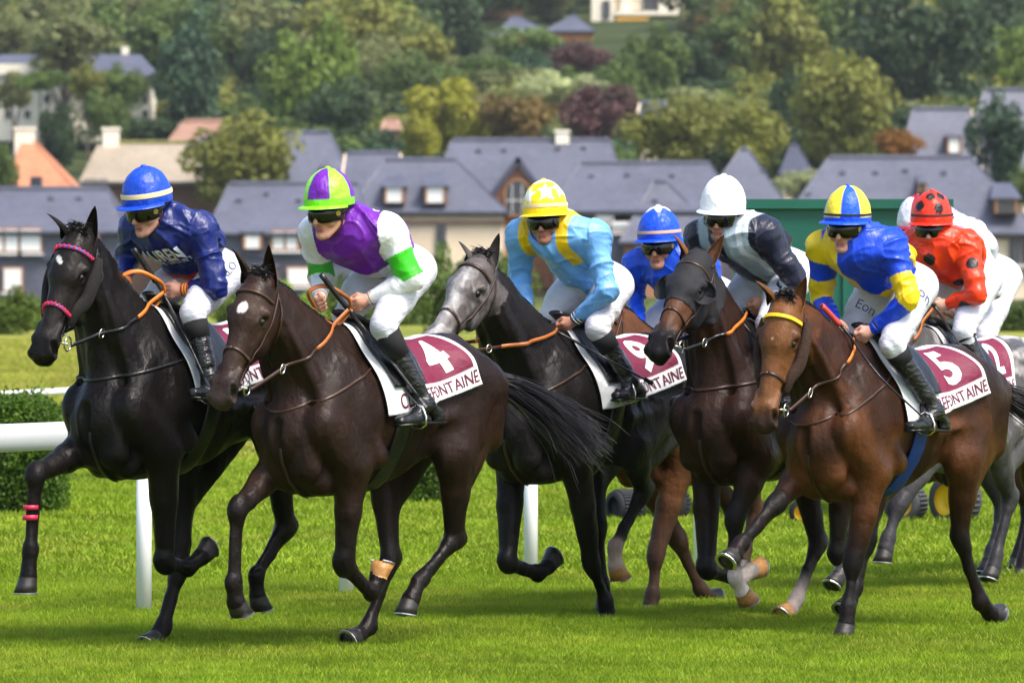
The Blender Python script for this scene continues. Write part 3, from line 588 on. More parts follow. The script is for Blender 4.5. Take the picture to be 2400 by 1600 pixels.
house('big slate roof with hipped right end, behind the red spotted cap',432,(1946,2272,371),(1820,2440,540),700,wins=((2378,590,14,50,'dark'),(2410,590,20,50,'dark')),bands=((556,M_btile),(640,M_btile)),vents=((1975,405),(2052,405),(2122,400),(2212,405),(1895,455)),dorm=((2358,482,44,34,34,'dark'),(2162,440,14,22,20,'dark')),run=6)
house('upper slate roofed house with a lit white window, at the right edge',500,(2142,2275,257),(2105,2300,400),430,run=4,wins=(),dorm=((2236,340,26,36,8),))
house('highest slate roof at the right edge behind the bluish conifer',505,(2310,2500,212),(2250,2520,400),430,run=4.5)
house('small dark hut roof between the round green tree and the big roof',470,(1858,1866,340),(1830,1905,400),440,run=2.5,roofm=M_slated)
house('orange tiled roof with a cream chimney at the left edge',462,(60,72,325),(10,182,446),520,roofm=M_otile,wallm=M_cream,chim=((58,322,46,34,M_whitew),),run=4.5,wins=((85,428,20,20,'dark'),))
house('tan tiled barn with a mossy ridge and a dark gable opening',458,(236,440,336),(190,520,420),470,roofm=M_ttile,wallm=M_timb,chim=((260,318,38,26,M_whitew),),run=4,wins=((225,432,50,16,'dark'),))
house('brown tiled roof behind the tan barn',478,(432,520,286),(388,560,336),400,roofm=M_btile,run=3,cat='house')
house('slate roof with a low sliver showing behind the purple tree',520,(1502,1560,242),(1495,1580,268),330,run=3,)
house('pinkish wall and roof almost hidden by trees above centre',560,(905,930,282),(895,940,300),340,roofm=M_btile,wallm=mat('pink_render',(.6,.35,.28),rough=.8),run=2.5)
# modern houses high on the hillside
hm=house('long low house with blue hipped roofs and an orange wall, high on the hill',842,(1200,1220,42),(1165,1290,72),110,run=5,wallm=mat('orange_render',(.60,.25,.08),rough=.8),wins=((1270,92,30,8,'blue'),),name='house')
house('low house with a taller blue hipped roof and orange wall beside the first one',845,(1340,1348,38),(1275,1395,70),110,run=5,wallm=mat('orange_render',(.60,.25,.08),rough=.8))
house('white annex beside the long low orange house',840,(1168,1180,74),(1150,1195,78),105,run=3,wallm=M_whitew,ledge=False)
house('small white parked caravan among the trees on the hill',838,(1075,1085,80),(1062,1100,84),106,run=2,wallm=M_whitew,ledge=False,cat='caravan',name='caravan')
mo=empty('modern_building',P(1500,60,905),0,label='white modern building with tall windows and an orange band at the top edge',cat='building'); Lm=V(*mo.location)
def mbx(name,u0,u1,v0,v1,dy,m,par=None,dep=4):
    a=P(u0,v1,905+dy)-Lm; b=P(u1,v0,905+dy)-Lm; return mesh_np(name,*_box(((a[0]+b[0])/2,a[1]+dep/2,(a[2]+b[2])/2),(b[0]-a[0],dep,b[2]-a[2])),m,par or mo,False)
mbx('wall',1386,1440,-40,60,0,M_whitew); mbx('wall',1455,1480,-40,30,.3,M_whitew); mbx('wall',1440,1620,-40,24,1.0,mat('beige_render',(.62,.55,.42),rough=.8)); mbx('wall',1545,1620,-40,40,.2,M_whitew)
wn=mbx('window',1413,1430,2,42,-.3,M_glassd,dep=.3); mbx('window',1508,1540,-10,26,.6,M_glassd,dep=.3); mbx('orange_band',1445,1520,42,58,-.5,mat('orange_awning',(.75,.36,.03),rough=.7),dep=2); mbx('balcony',1440,1600,26,36,-.2,M_whitew,dep=2)
# earth patch on the hillside
mesh_np('earth_bank',*_box(P(1130,15,925),(11,3,3.5)),mat('earth',(.42,.24,.13),rough=1,noise=[(.5,.2)]),None,False,label='bare orange earth bank showing among the hillside trees near the top',cat='earth bank',loc=None)
# white villa behind the trees, upper left
vi=empty('villa',P(170,300,625),0,label='large white villa with grey roof half hidden by trees, upper left',cat='villa'); Lv=V(*vi.location)
def vb(name,u0,u1,v0,v1,dy,m,dep=5,par=None):
    a=P(u0,v1,625+dy)-Lv; b=P(u1,v0,625+dy)-Lv; return mesh_np(name,*_box(((a[0]+b[0])/2,a[1]+dep/2,(a[2]+b[2])/2),(b[0]-a[0],dep,b[2]-a[2])),m,par or vi,False)
vb('wall',-30,355,175,330,0,M_whitew,8); vb('wall',-10,150,150,330,-1.5,M_whitew,4); 
a=P(-40,178,623)-Lv; b=P(365,178,623)-Lv; c=P(330,128,629)-Lv; d=P(0,128,629)-Lv; e=b+V(0,12,0); f_=a+V(0,12,0); mesh_np('roof',[a,b,c,d,e,f_],[(0,1,2,3),(1,4,2),(0,3,5),(3,2,4,5)],M_slate,vi,False)
for u in range(12,350,46):
    for v in (198,232,268):
        w_=vb('window',u,u+12,v-9,v+9,-1.7 if u<140 else -.2,M_glassd,.3)
vb('chimney',148,160,110,150,4,M_whitew,1.5); vb('chimney',285,300,110,150,4,M_whitew,1.5)
for k,(u,v) in enumerate(((1448,-0),)): pass
# spire finial on the round tree roof

# ---- the air between the camera and the hill
hz=mesh_np('haze',*_box((0,1290,81),(1830,2680,172)),bpy.data.materials.new('haze_air'),None,False,kind='stuff')
m_=hz.data.materials[0]; m_.use_nodes=True; m_.node_tree.nodes.clear(); o1=m_.node_tree.nodes.new('ShaderNodeOutputMaterial'); pv=m_.node_tree.nodes.new('ShaderNodeVolumePrincipled'); pv.inputs['Density'].default_value=.00007; pv.inputs['Color'].default_value=(.93,.96,1,1); pv.inputs['Anisotropy'].default_value=.2
m_.node_tree.links.new(pv.outputs[0],o1.inputs['Volume'])
# ================================================================== FRAMES
class Fr:
    def __init__(s,u,v,Y,a=52,wz=1.60):
        a=math.radians(a); s.d=V(-math.cos(a),-math.sin(a),0); s.n=V(math.sin(a),-math.cos(a),0)
        w_=P(u,v,Y); s.lift=w_[2]-wz; o=w_-s.d*.42; s.o=V(o[0],o[1],0); s.rz=math.atan2(s.d[1],s.d[0])
    def L(s,u,v,lat):
        r=ray(u,v); t=((s.o-CAM)@s.n+lat)/(r@s.n); p=CAM+r*t-s.o; return V(p@s.d,lat,p[2])
    def W(s,p): return s.o+s.d*p[0]+s.n*p[1]+V(0,0,p[2])
M_coat=mat('coat',attr=True,rough=.40,spec=.17,noise=[(3,.28),(40,.14,(1,1,.3))],bump=[(10,.35,(1,1,.6)),(34,.30),(150,.22,(1,1,.3))],rvar=(5,.33,.58))
M_coat_rough=mat('coat_dull',attr=True,rough=.55,spec=.4,sheen=.25,noise=[(3,.2),(30,.25)],bump=[(14,.25),(60,.2)])
M_hair=mat('horse_hair',(.008,.006,.006),rough=.38,spec=.5)
M_hairg=mat('grey_hair',(.09,.085,.085),rough=.5)
M_eye=mat('horse_eye',(.006,.004,.003),rough=.05,spec=.8)
M_hoofd=mat('hoof_dark',(.018,.014,.012),rough=.45,noise=[(40,.3,(1,1,6))],bump=[(60,.3,(1,1,6))])
M_hoofl=mat('hoof_light',(.42,.20,.06),rough=.5,noise=[(40,.25)])
M_shoe=mat('horseshoe_metal',(.6,.6,.62),rough=.35,metal=1)
M_brown=mat('bridle_leather',(.045,.018,.010),rough=.38,noise=[(60,.2)])
M_black=mat('black_leather',(.010,.010,.012),rough=.3,noise=[(30,.2)],bump=[(40,.3)])
M_orange=mat('orange_leather',(.75,.20,.02),rough=.42,noise=[(40,.12)])
M_tan=mat('tan_leather',(.40,.12,.025),rough=.42,noise=[(40,.12)])
M_chrome=mat('steel',(.75,.73,.68),rough=.18,metal=1)
M_fuzz=mat('sheepskin',(.010,.008,.007),rough=.95,noise=[(60,.5)],bump=[(90,1.0)])
M_fuzzb=mat('brown_sheepskin',(.035,.015,.008),rough=.95,noise=[(60,.4)],bump=[(90,1.0)])
M_white=mat('white_cloth',(.80,.80,.80),rough=.75,bump=[(22,.25)])
M_maroon=mat('maroon_cloth',(.30,.006,.055),rough=.6,bump=[(16,.35)],noise=[(8,.15)])
M_maroont=mat('maroon_print',(.13,.004,.03),rough=.6)
M_hood=mat('hood_fabric',(.009,.009,.012),rough=.8,bump=[(120,.3),(18,.2)])
def hoof(parent,cor,toe,m,up_hint,light=False,sc=1.0):
    ax=unit(toe-cor); fwd=unit(up_hint-ax*(up_hint@ax)); lat=np.cross(ax,fwd); b=MB(); n=16
    prof=[(.040,-.012,0),(.043,0,.0),(.048,.03,.006),(.054,.062,.016)]
    vs=[];fs=[]
    for (r,h,off) in prof:
        for k in range(n):
            q=2*math.pi*k/n; rr=r*sc*(1.08 if math.cos(q)>0 else .92); vs.append(cor+ax*h*sc+fwd*(off*sc+rr*math.cos(q))+lat*r*sc*.93*math.sin(q))
    for i in range(len(prof)-1): fs+=[(i*n+k,i*n+(k+1)%n,(i+1)*n+(k+1)%n,(i+1)*n+k) for k in range(n)]
    fs+=[tuple(range(n)),tuple(range((len(prof)-1)*n,len(prof)*n))][0:2]
    b.add(vs,fs); h=b.build('hoof',m,parent,smooth=True)
    s=MB(); h0=.064*sc; pts=[]
    for k in range(13):
        q=math.radians(-140+280*k/12); pts.append(cor+ax*(h0+.003)+fwd*(.016*sc+.050*sc*math.cos(q))+lat*.047*sc*math.sin(q))
    s.tube(pts,.009*sc,6,flat=.55,nrm=ax); s.build('horseshoe',M_shoe,h)
def build_horse(c):
    fr=c['fr']; lf=fr.lift; B=Body(); S=(0,1,0); base=c['coat']; pt=c.get('points',base); belly=c.get('belly',base); fc=c.get('face',base); up=c.get('upper',base)
    root=empty('horse',fr.o,fr.rz,label=c['label'],cat='horse',group=c.get('group'))
    z=lambda x,y,zz:(x,y,zz+lf)
    # ---- trunk
    B.seg(z(.42,0,1.175),z(.10,0,1.175),.335,.340,k=.05,side=S,w=.77,c0=base)
    B.seg(z(.10,0,1.175),z(-.28,0,1.235),.340,.275,k=.06,side=S,w=.78,c0=base,c1=base)
    B.seg(z(-.28,0,1.235),z(-.52,0,1.28),.275,.25,k=.06,side=S,w=.86,c0=base)
    B.seg(z(.60,0,1.36),z(.34,0,1.47),.15,.13,k=.10,side=S,w=.55,c0=up)
    B.seg(z(.34,0,1.47),z(-.02,0,1.40),.13,.13,k=.08,side=S,w=.6,c0=up)
    B.seg(z(-.25,0,1.38),z(-.45,0,1.39),.15,.17,k=.08,side=S,w=1.1,c0=up)
    B.seg(z(-.45,0,1.39),z(-.70,0,1.31),.17,.12,k=.08,side=S,w=1.1,c0=up)
    B.seg(z(.50,0,1.08),z(.67,0,1.09),.28,.21,k=.06,side=S,w=.86,c0=base)
    B.seg(z(.28,0,.975),z(.60,0,.93),.185,.165,k=.06,side=S,w=.9,c0=base)
    for s in (1,-1):
        B.seg(z(.50,s*.13,1.40),z(.69,s*.185,1.16),.085,.10,k=.05,side=S,w=.7,c0=base)      # scapula
        B.seg(z(.70,s*.18,1.13),z(.50,s*.19,.94),.11,.10,k=.03,side=S,w=.75,c0=base)     # upper arm
        B.seg(z(.42,s*.17,1.28),z(.44,s*.20,.98),.115,.11,k=.03,side=S,w=.55,c0=base)       # triceps
        B.seg(z(.775,s*.078,1.07),z(.75,s*.100,.92),.082,.078,k=.012,side=(1,0,0),w=.85,c0=base); B.seg(z(.66,s*.15,1.22),z(.77,s*.07,1.17),.06,.05,k=.02,c0=base); B.seg(z(.46,s*.225,1.12),z(.34,s*.235,.97),.06,.065,k=.012,side=S,w=.6,c0=base); B.seg(z(.56,s*.20,1.30),z(.66,s*.205,1.17),.040,.045,k=.012,side=S,w=.7,c0=base); B.seg(z(.05,s*.262,1.12),z(-.30,s*.235,1.16),.030,.02,k=.04,c0=base)                  # pectorals
        B.seg(z(.72,s*.06,.90),z(.64,s*.09,.85),.070,.075,k=.025,c0=base)
        B.seg(z(-.36,s*.13,1.37),z(-.62,s*.13,1.30),.155,.15,k=.05,side=S,w=.8,c0=up)        # gluteals
        B.ball(z(-.36,s*.225,1.42),.045,k=.06,c0=up)                                         # point of hip
        B.seg(z(-.68,s*.12,1.30),z(-.66,s*.14,1.05),.125,.10,k=.04,side=S,w=.85,c0=base)    # buttock
        for i in range(4):                                                                   # ribs
            x=.20-.075*i; B.seg(z(x,s*.252,1.28),z(x-.06,s*.245,1.08),.012,.010,k=.04,c0=base)
    B.sub(z(.87,0,1.14),z(.84,0,.88),.030,k=.03)
    # ---- neck and head
    poll=fr.L(*c['poll'],c.get('plat',0)); muz=fr.L(*c['muz'],c.get('mlat',0)); hl=.62
    a=unit(muz-poll); l=unit(V(0,1,0)-a*a[1]); roll=math.tan(math.radians(c.get('twist',16))); b=np.cross(a,l); 
    if b[0]*1+b[2]<0: b=-b
    l=unit(l-b*roll); b=np.cross(a,l); b=b if b[0]+b[2]>0 else -b
    Hs=c.get('hs',1.10); hw=1.10
    H=lambda t,cc,w_=0: poll+a*(t*hl*Hs)+b*(cc*Hs)+l*(w_*Hs*hw)
    th=H(.06,-.155,0); nk=poll*0+V(.50,0,1.31+lf); up_n=unit(np.cross(V(0,1,0),unit(nk-th))); up_n=up_n if up_n[2]>0 else -up_n
    md=(nk+th)/2+up_n*c.get('crest',.02); q1=nk*.5+md*.5+up_n*.01; q2=md*.5+th*.5+up_n*.015
    B.seg(nk,q1,.235,.20,k=.08,side=S,w=.60,c0=base); B.seg(q1,md,.20,.165,k=.06,side=S,w=.56,c0=base)
    B.seg(md,q2,.165,.135,k=.05,side=S,w=.56,c0=base); B.seg(q2,th,.135,.118,k=.04,side=l,w=.62,c0=base)
    for s in(1,-1): # jugular groove and brachiocephalic muscle
        B.seg(th+l*s*.05-up_n*.03,V(.62,s*.15,1.20+lf),.045,.06,k=.035,c0=base)
        B.sub(th*.8+nk*.2+V(0,s*.115,0)-up_n*.085,V(.66,s*.15,1.10+lf)+V(.02,0,0),.012,k=.03)
    r=Hs
    B.seg(H(.02,-.105),H(.26,-.105),.090*r,.105*r,k=.03,side=l,w=.90,c0=fc)
    B.seg(H(.10,-.04),H(.32,-.045),.045*r,.055*r,k=.03,side=l,w=1.35,c0=fc)
    for s in(1,-1):
        B.seg(H(.24,-.165,s*.052),H(.40,-.16,s*.048),.088*r,.078*r,k=.022,side=l,w=.46,c0=fc)
        B.ball(H(.235,-.055,s*.078),.024*r,k=.022,c0=fc)
        B.seg(H(.38,-.095,s*.060),H(.58,-.085,s*.050),.014*r,.010*r,k=.02,c0=fc)
        B.sub(H(.305,-.040,s*.115),H(.306,-.048,s*.088),.016*r,.020*r,k=.012)
        B.seg(H(.258,-.040,s*.074),H(.325,-.030,s*.066),.012*r,.009*r,k=.010,c0=fc); B.seg(H(.28,-.078,s*.080),H(.33,-.078,s*.078),.008*r,.007*r,k=.008,c0=fc)
        B.sub(H(.46,-.09,s*.10),H(.70,-.085,s*.085),.018*r,k=.04)
    B.seg(H(.30,-.075),H(.80,-.058),.078*r,.052*r,k=.035,side=l,w=.84,c0=fc)
    B.seg(H(.38,-.15),H(.86,-.105),.055*r,.034*r,k=.03,side=l,w=.92,c0=fc)
    mzc=c.get('muzcol',tuple(.5*x for x in fc))
    B.seg(H(.84,-.056),H(.94,-.062),.056*r,.050*r,k=.03,side=l,w=1.12,c0=fc,c1=mzc)
    lip=c.get('lipcol',mzc)
    B.seg(H(.90,-.118),H(.955,-.108),.030*r,.026*r,k=.012,side=l,w=1.25,c0=lip)
    for s in(1,-1):
        B.seg(H(.84,-.028,s*.034),H(.925,-.050,s*.042),.028*r,.034*r,k=.014,c0=mzc); B.seg(H(.70,-.05,s*.047),H(.84,-.03,s*.042),.012*r,.016*r,k=.02,c0=fc)
        B.sub(H(.862,-.014,s*.056),H(.915,-.050,s*.066),.016*r,.024*r,k=.008)
        B.sub(H(.80,-.098,s*.068),H(.97,-.094,s*.050),.006*r,k=.010)
    # ---- legs
    hoofs=[]
    legc=c.get('legcol',pt)
    for key,pts in c['legs'].items():
        fore=key[0]=='f'; s=1 if key[1]=='l' else -1; lat=pts[4] if len(pts)>4 else .125*s
        kn,fe,co,to=[fr.L(*p,lat) for p in pts[:4]]
        sock=c.get('socks',{}).get(key); pc=sock or legc
        if fore:
            el=V(.50,.185*s,.915+lf); 
            dx=np.clip(kn[0]-.50,-.3,.6); el[0]+=.10*dx/.5; el[2]+=max(0,.05*dx)
            fm=el*.55+kn*.45; bk=unit(np.cross(V(0,1,0),unit(kn-el))); bk=bk if bk[0]<0 else -bk
            B.seg(V(.66,s*.18,1.08+lf),el,.11,.105,k=.035,side=S,w=.75,c0=base)
            B.seg(el,fm,.104,.074,k=.03,side=S,w=.85,c0=base,c1=base); B.seg(fm,kn,.072,.046,k=.02,c0=tuple(.5*x+.5*y for x,y in zip(base,legc)) ,c1=legc)
            B.seg(el-bk*.045,el*.42+kn*.58-bk*.020,.058,.034,k=.012,c0=base,c1=base); B.seg(el+bk*.035+V(0,s*.012,0),el*.4+kn*.6+bk*.018,.055,.032,k=.012,c0=base,c1=base); B.seg(el-bk*.01+V(0,s*.045,0),el*.5+kn*.5+V(0,s*.022,0),.042,.026,k=.012,c0=base)
            ku=unit(el-kn)*.5-unit(fe-kn)*.5; B.seg(kn+ku*.035-bk*.006,kn-ku*.030-bk*.006,.047,.043,k=.03,side=S,w=1.02,c0=legc); B.seg(kn-bk*.016+ku*.018,kn-bk*.016-ku*.014,.038,.036,k=.012,side=S,w=1.15,c0=legc); B.seg(kn+bk*.030+ku*.018,kn+bk*.020-ku*.02,.022,.018,k=.014,c0=legc)
            cr=.033
        else:
            st=V(-.30,.20*s,.97+lf); hk=kn; hb=hk-st
            fx=np.clip((hk[0]+.40)*.45,-.12,.22); st[0]=-.32+fx; 
            if np.linalg.norm(hk-st)<.40: st[0]=min(hk[0]+.30,-.05)
            gm=st*.55+hk*.45
            B.seg(V(-.50,s*.15,1.28+lf),st,.19,.135,k=.05,side=S,w=.62,c0=base)
            B.seg(V(-.62,s*.15,1.15+lf),st*.45+hk*.55,.13,.06,k=.025,side=S,w=.7,c0=base); B.seg(st+V(.02,s*.045,.02),st*.5+hk*.5+V(0,s*.035,0),.05,.030,k=.012,c0=base); B.seg(V(-.56,s*.20,1.30+lf),V(-.50,s*.215,1.05+lf),.060,.050,k=.015,side=S,w=.6,c0=base); B.seg(V(-.38,s*.215,1.33+lf),V(-.30,s*.225,1.05+lf),.060,.055,k=.015,side=S,w=.6,c0=base)
            B.seg(V(-.30,s*.17,1.25+lf),st,.12,.115,k=.04,side=S,w=.6,c0=base)
            B.seg(st,gm,.115,.080,k=.03,side=S,w=.8,c0=base); B.seg(gm,hk,.080,.046,k=.02,side=S,w=.85,c0=tuple(.5*x+.5*y for x,y in zip(base,legc)),c1=legc)
            cal=hk+unit(hk-fe)*.055+unit((hk-st)*.3+(hk-fe))*.0
            bk=unit(np.cross(V(0,1,0),unit(fe-hk))); bk=bk if bk[0]<0 else -bk
            cal=hk+unit(hk-fe)*.050+bk*.030
            B.seg(cal,hk+bk*.022,.024,.03,k=.014,c0=legc); B.seg(cal,gm+bk*.045,.017,.022,k=.03,c0=legc,c1=base)
            hu=unit(fe-hk); B.seg(hk-hu*.02,hk+hu*.045,.052,.043,k=.03,side=S,w=.82,c0=legc); cr=.036
        m1=kn*.5+fe*.5; j1=kn+unit(fe-kn)*.06; B.seg(kn,j1,.046,.038,k=.025,side=S,w=.95,c0=legc)
        B.seg(kn,m1,cr+.010,cr-.001,k=.015,side=S,w=.82,c0=legc); B.seg(m1,fe,cr-.001,cr+.003,k=.01,side=S,w=.85,c0=legc,c1=sock if sock and c.get('longsock')==key else legc)
        bk2=unit(np.cross(V(0,1,0),unit(fe-kn)));
        toeh=to-co; fu_=unit(fe-kn); bk2=bk2 if bk2@(co-fe)<0 else -bk2
        if abs(bk2@unit(co-fe))<.25: bk2=bk2 if (bk2[0]<0)==(not(kn[2]<fe[2])) else -bk2
        B.seg(kn+bk2*.026,fe+bk2*.026,.015,.017,k=.009,c0=legc); B.sub(kn+bk2*.014+V(0,.040,0)+fu_*.09,fe+bk2*.012+V(0,.043,0)-fu_*.04,.008,k=.012); B.sub(kn+bk2*.014-V(0,.040,0)+fu_*.09,fe+bk2*.012-V(0,.043,0)-fu_*.04,.008,k=.012)
        fu=unit(fe-kn); B.seg(fe-fu*.014,fe+unit(co-fe)*.016,.041,.040,k=.022,c0=pc); B.seg(fe+bk2*.022-fu*.006,fe+bk2*.024+fu*.008,.030,.026,k=.018,c0=pc)
        B.seg(fe,co,.038,.044,k=.014,c0=pc); cg=co+unit(to-co)*.012; B.seg(co,cg,.046,.046,k=.008,c0=pc)
        hoofs.append((key,co,to,bk2))
    hd0=min(poll[0],muz[0])-.12; 
    h=c.get('vox',.0105); hz=min(h,.0075)
    fs_x=[(hd0,9,hz)]; zlo=min(muz[2],poll[2])-.12
    vs,fs=surface(B,h,fx=fs_x,fy=[(-.14,.14,hz)],fz=[(zlo,9,hz)] if c.get('vox',.01)<.012 else None)
    vs=smooth_mesh(vs,fs,1,.35); nn=vnormals(vs,fs)
    hp=(vs-poll)@np.stack([a,b,l],1)/np.array([hl*Hs,Hs,Hs]); ishead=(hp[:,0]>.0)&(hp[:,0]<1.05)&(abs(hp[:,1]+.09)<.16)&(abs(hp[:,2])<.13)
    amp=np.where(ishead,.0006,.0042); vs=vs+nn*(amp*((1-abs(vn(vs*np.array([1,1,.75]),9,3,oct=4)))**2*1.6-.7))[:,None]+nn*(np.where(ishead,.0005,.0016)*vn(vs*np.array([1,1,.6]),30,5))[:,None]
    cols=soft_cols(B,vs)
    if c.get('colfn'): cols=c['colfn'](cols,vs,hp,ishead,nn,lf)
    # inner shade of the nostrils painted in near black; eye rim skin is dark
    for s in(1,-1):
        dn=np.linalg.norm(vs-H(.892,-.030,s*.056),axis=1); cols=mixc(cols,(.004,.002,.002),1-sm(.020,.030,dn))
        de=np.linalg.norm((vs-H(.303,-.044,s*.082)),axis=1); cols=mixc(cols,tuple(.35*x for x in fc),(1-sm(.020,.034,de))*.8)
    cols=np.clip(cols,.002,1)
    body=mesh_np('body',vs,fs,c.get('mat',M_coat),root,True,cols)
    bvh=BVHTree.FromPolygons(vs.tolist(),fs.tolist())
    def out(cen,d,off=.004,far=1.0):
        hit=bvh.ray_cast(Vector(cen),Vector(unit(d)),far)
        if hit[0] is None: return V(*cen)+unit(d)*.15,unit(d)
        return V(*hit[0])+unit(d)*off, unit(d)
    def near(p,off=.004):
        hit=bvh.find_nearest(Vector([float(x) for x in p])); n_=V(*hit[1]); 
        if n_@(V(*p)-V(*hit[0]))<0 and (V(*p)-V(*hit[0]))@(V(*p)-V(*hit[0]))>1e-4: pass
        return V(*hit[0])+n_*off, n_
    def loop(cen,nrm,ref,a0,a1,name,m,wd=.010,off=.005,flat=.3,n=40,parent=root):
        nrm=unit(nrm); u=unit(V(*ref)-nrm*(V(*ref)@nrm)); w_=np.cross(nrm,u); pts=[];ns=[]
        for k in range(n+1):
            q=math.radians(a0+(a1-a0)*k/n); p,d=out(cen,u*math.cos(q)+w_*math.sin(q),off); pts.append(p); ns.append(d)
        mb=MB().tube(pts,wd,6,flat=flat,nrm=ns); return mb.build(name,m,parent,smooth=True)
    def strap(path,name,m,wd=.009,off=.005,flat=.35,parent=root,n=8):
        pts=[];ns=[]
        for p in crom(path,n):
            q,d=near(p,off); pts.append(q); ns.append(d)
        return MB().tube(pts,wd,6,flat=flat,nrm=ns).build(name,m,parent,smooth=True)
    c['H']=H; c['out']=out; c['lf']=lf; c['root']=root; c['bvh']=bvh; c['near']=near
    # ---- eyes, ears
    for s in(1,-1):
        ev,ef=[],[]; eo=H(.300,-.10,0); ed=unit(H(.300,-.044,s*.085)-eo); ep=out(eo,ed,-.0085)[0]; e=MB().lathe([(.0001,.022)]+[(.022*math.sin(t),.022*math.cos(t)) for t in np.linspace(.25,2.9,9)]+[(.0001,-.022)],ep,axis=l*s,n=14)
        e.build('eye',M_eye,body,smooth=True)
        eb=H(.0,-.070,s*.060); et=fr.L(*c['ears'][0 if s<0 else 1],c.get('plat',0)+s*.07) if c.get('ears') else eb+(-a*.5+b*.1+l*s*.25)*.19
        ax=unit(et-eb); et=eb+ax*min(max(np.linalg.norm(et-eb),.16),.21); fwd=unit(b*.6+l*s*c.get('earout',.35)+a*.2); fwd=unit(fwd-ax*(fwd@ax)); ll=np.cross(ax,fwd); n=16; rows=10; ve=[]; fe_=[]
        L_=np.linalg.norm(et-eb)
        for layer in(0,1):
            for i in range(rows+1):
                t=i/rows; r_=(.037*(1-t)**.55*(1+1.3*t*(1-t)) *(1-.2*(1-t)**3) if t<1 else .001)-(.003 if layer else 0); r_=max(r_,.0008); open_=math.radians(128-46*sm(0,.35,t)) ; cc=eb+ax*(L_*t-.015*(1-t))+ (b*-.012+l*(-s)*.010)*math.sin(math.pi*t)
                for k in range(n+1):
                    q=math.pi+open_*(2*k/n-1) if True else 0; ve.append(cc+r_*(fwd*math.cos(q)*1.0+ll*math.sin(q)))
        for layer in(0,1):
            o_=layer*(rows+1)*(n+1)
            for i in range(rows):
                for k in range(n): 
                    f=(o_+i*(n+1)+k,o_+i*(n+1)+k+1,o_+(i+1)*(n+1)+k+1,o_+(i+1)*(n+1)+k); fe_.append(f if not layer else f[::-1])
        o_=(rows+1)*(n+1)
        for i in range(rows):
            for k in(0,n): fe_.append((i*(n+1)+k,(i+1)*(n+1)+k,o_+(i+1)*(n+1)+k,o_+i*(n+1)+k))
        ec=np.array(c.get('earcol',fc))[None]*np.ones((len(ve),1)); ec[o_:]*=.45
        if c.get('eartip') is not None:
            tt=np.tile(np.repeat(np.arange(rows+1)/rows,n+1),2); ec=mixc(ec,c['eartip'],sm(.55,1,tt)*.8)
        mesh_np('ear',ve,fe_,M_coat,body,True,ec)
    # ---- hooves
    for key,co,to,bk2 in hoofs:
        light=key in c.get('lighthoof',())
        hoof(body,co+unit(to-co)*.008,to,M_hoofl if light else M_hoofd,-bk2,sc=c.get('hoofs',1.14))
    for (p0,p1) in c.get('legbands',[]): MB().tube([fr.L(*p0,-.125),fr.L(*p1,-.125)],.039,16).build('leg_bandage_stripe',c['studmat'],body,smooth=True)
    # ---- mane, forelock, tail
    hm=c.get('hairmat',M_hair); mb=MB(); rr=random.Random(c['seed'])
    crest=[H(-.01,-.06),H(.02,-.13)+unit(-a)*.02,q2+up_n*.13,md+up_n*.16,q1+up_n*.19,nk+up_n*.22+V(-.04,0,0)]
    cp=crom(crest,30)
    for i,p in enumerate(cp):
        if i<6: continue
        for j in range(3):
            q,_=near(p+V(0,0,.05),.0); sd_=-1; L_=rr.uniform(.05,.11); e=q+V(rr.uniform(-.05,.02),sd_*rr.uniform(.01,.05),-L_*.5+rr.uniform(0,.02))
            mb.tube([q-up_n*.01+V(0,rr.uniform(-.012,.012),0),q+up_n*.022+V(rr.uniform(-.02,.0),sd_*.015,0),e],[.006,.006,.0015],3,cap=False)
    for j in range(170 if c.get('forelock',True) else 0):   # forelock tuft between the ears
        q=H(rr.uniform(-.02,.04),-.05,rr.uniform(-.035,.035)); up_=unit(-a*.8+b*.35); p1=q+up_*rr.uniform(.035,.08)+l*rr.uniform(-.01,.02); e=p1+b*rr.uniform(-.02,.03)-V(0,0,1)*rr.uniform(-.005,.03)+l*rr.uniform(-.05,.05)
        mb.tube([q-up_*.02,q+up_*.02,p1,e],[.006,.006,.005,.001],3,cap=False)
    mb.build('mane',hm,body,smooth=True)
    tb=MB(); dock=V(-.78,0,1.36+lf); tl=c.get('tail',[(-.98,.05,1.36),(-1.2,.10,1.22),(-1.42,.12,1.02)])
    ts=[dock+V(.06,0,0)]+[V(x,y,zz+lf) for x,y,zz in tl]; core=crom(ts,6); tb.tube(core[:14],[.040-.0026*i for i in range(len(core[:14]))],8)
    for j in range(c.get('ntail',220)*2):
        off=V(rr.gauss(0,1),rr.gauss(0,1),rr.gauss(0,1)); end=rr.uniform(.55,1.0); m_=int(len(core)*end); 
        if m_<4: continue
        pp=[core[i]+off*(.010+.062*(i/len(core))**1.3)+V(0,.02*math.sin(i*.5+j),.02*math.sin(i*.4+j*2.1))*(i/len(core)) for i in range(m_)]
        tb.tube(pp,[.0038*(1-i/m_)+.0010 for i in range(m_)],3,cap=False)
    tb.build('tail',hm,body,smooth=True)
    # ---- bridle
    bm=c.get('bridle',M_brown); br=c.get('bandmat',bm)
    nb=loop(H(.60,-.085),a+b*.28,b,0,360,'noseband',c.get('nosemat',bm),wd=.010,off=.004)
    bb=loop(H(.13,-.12),a+b*.10,b,-74,74,'browband',br,wd=c.get('bandw',.010),off=.005,flat=.5)
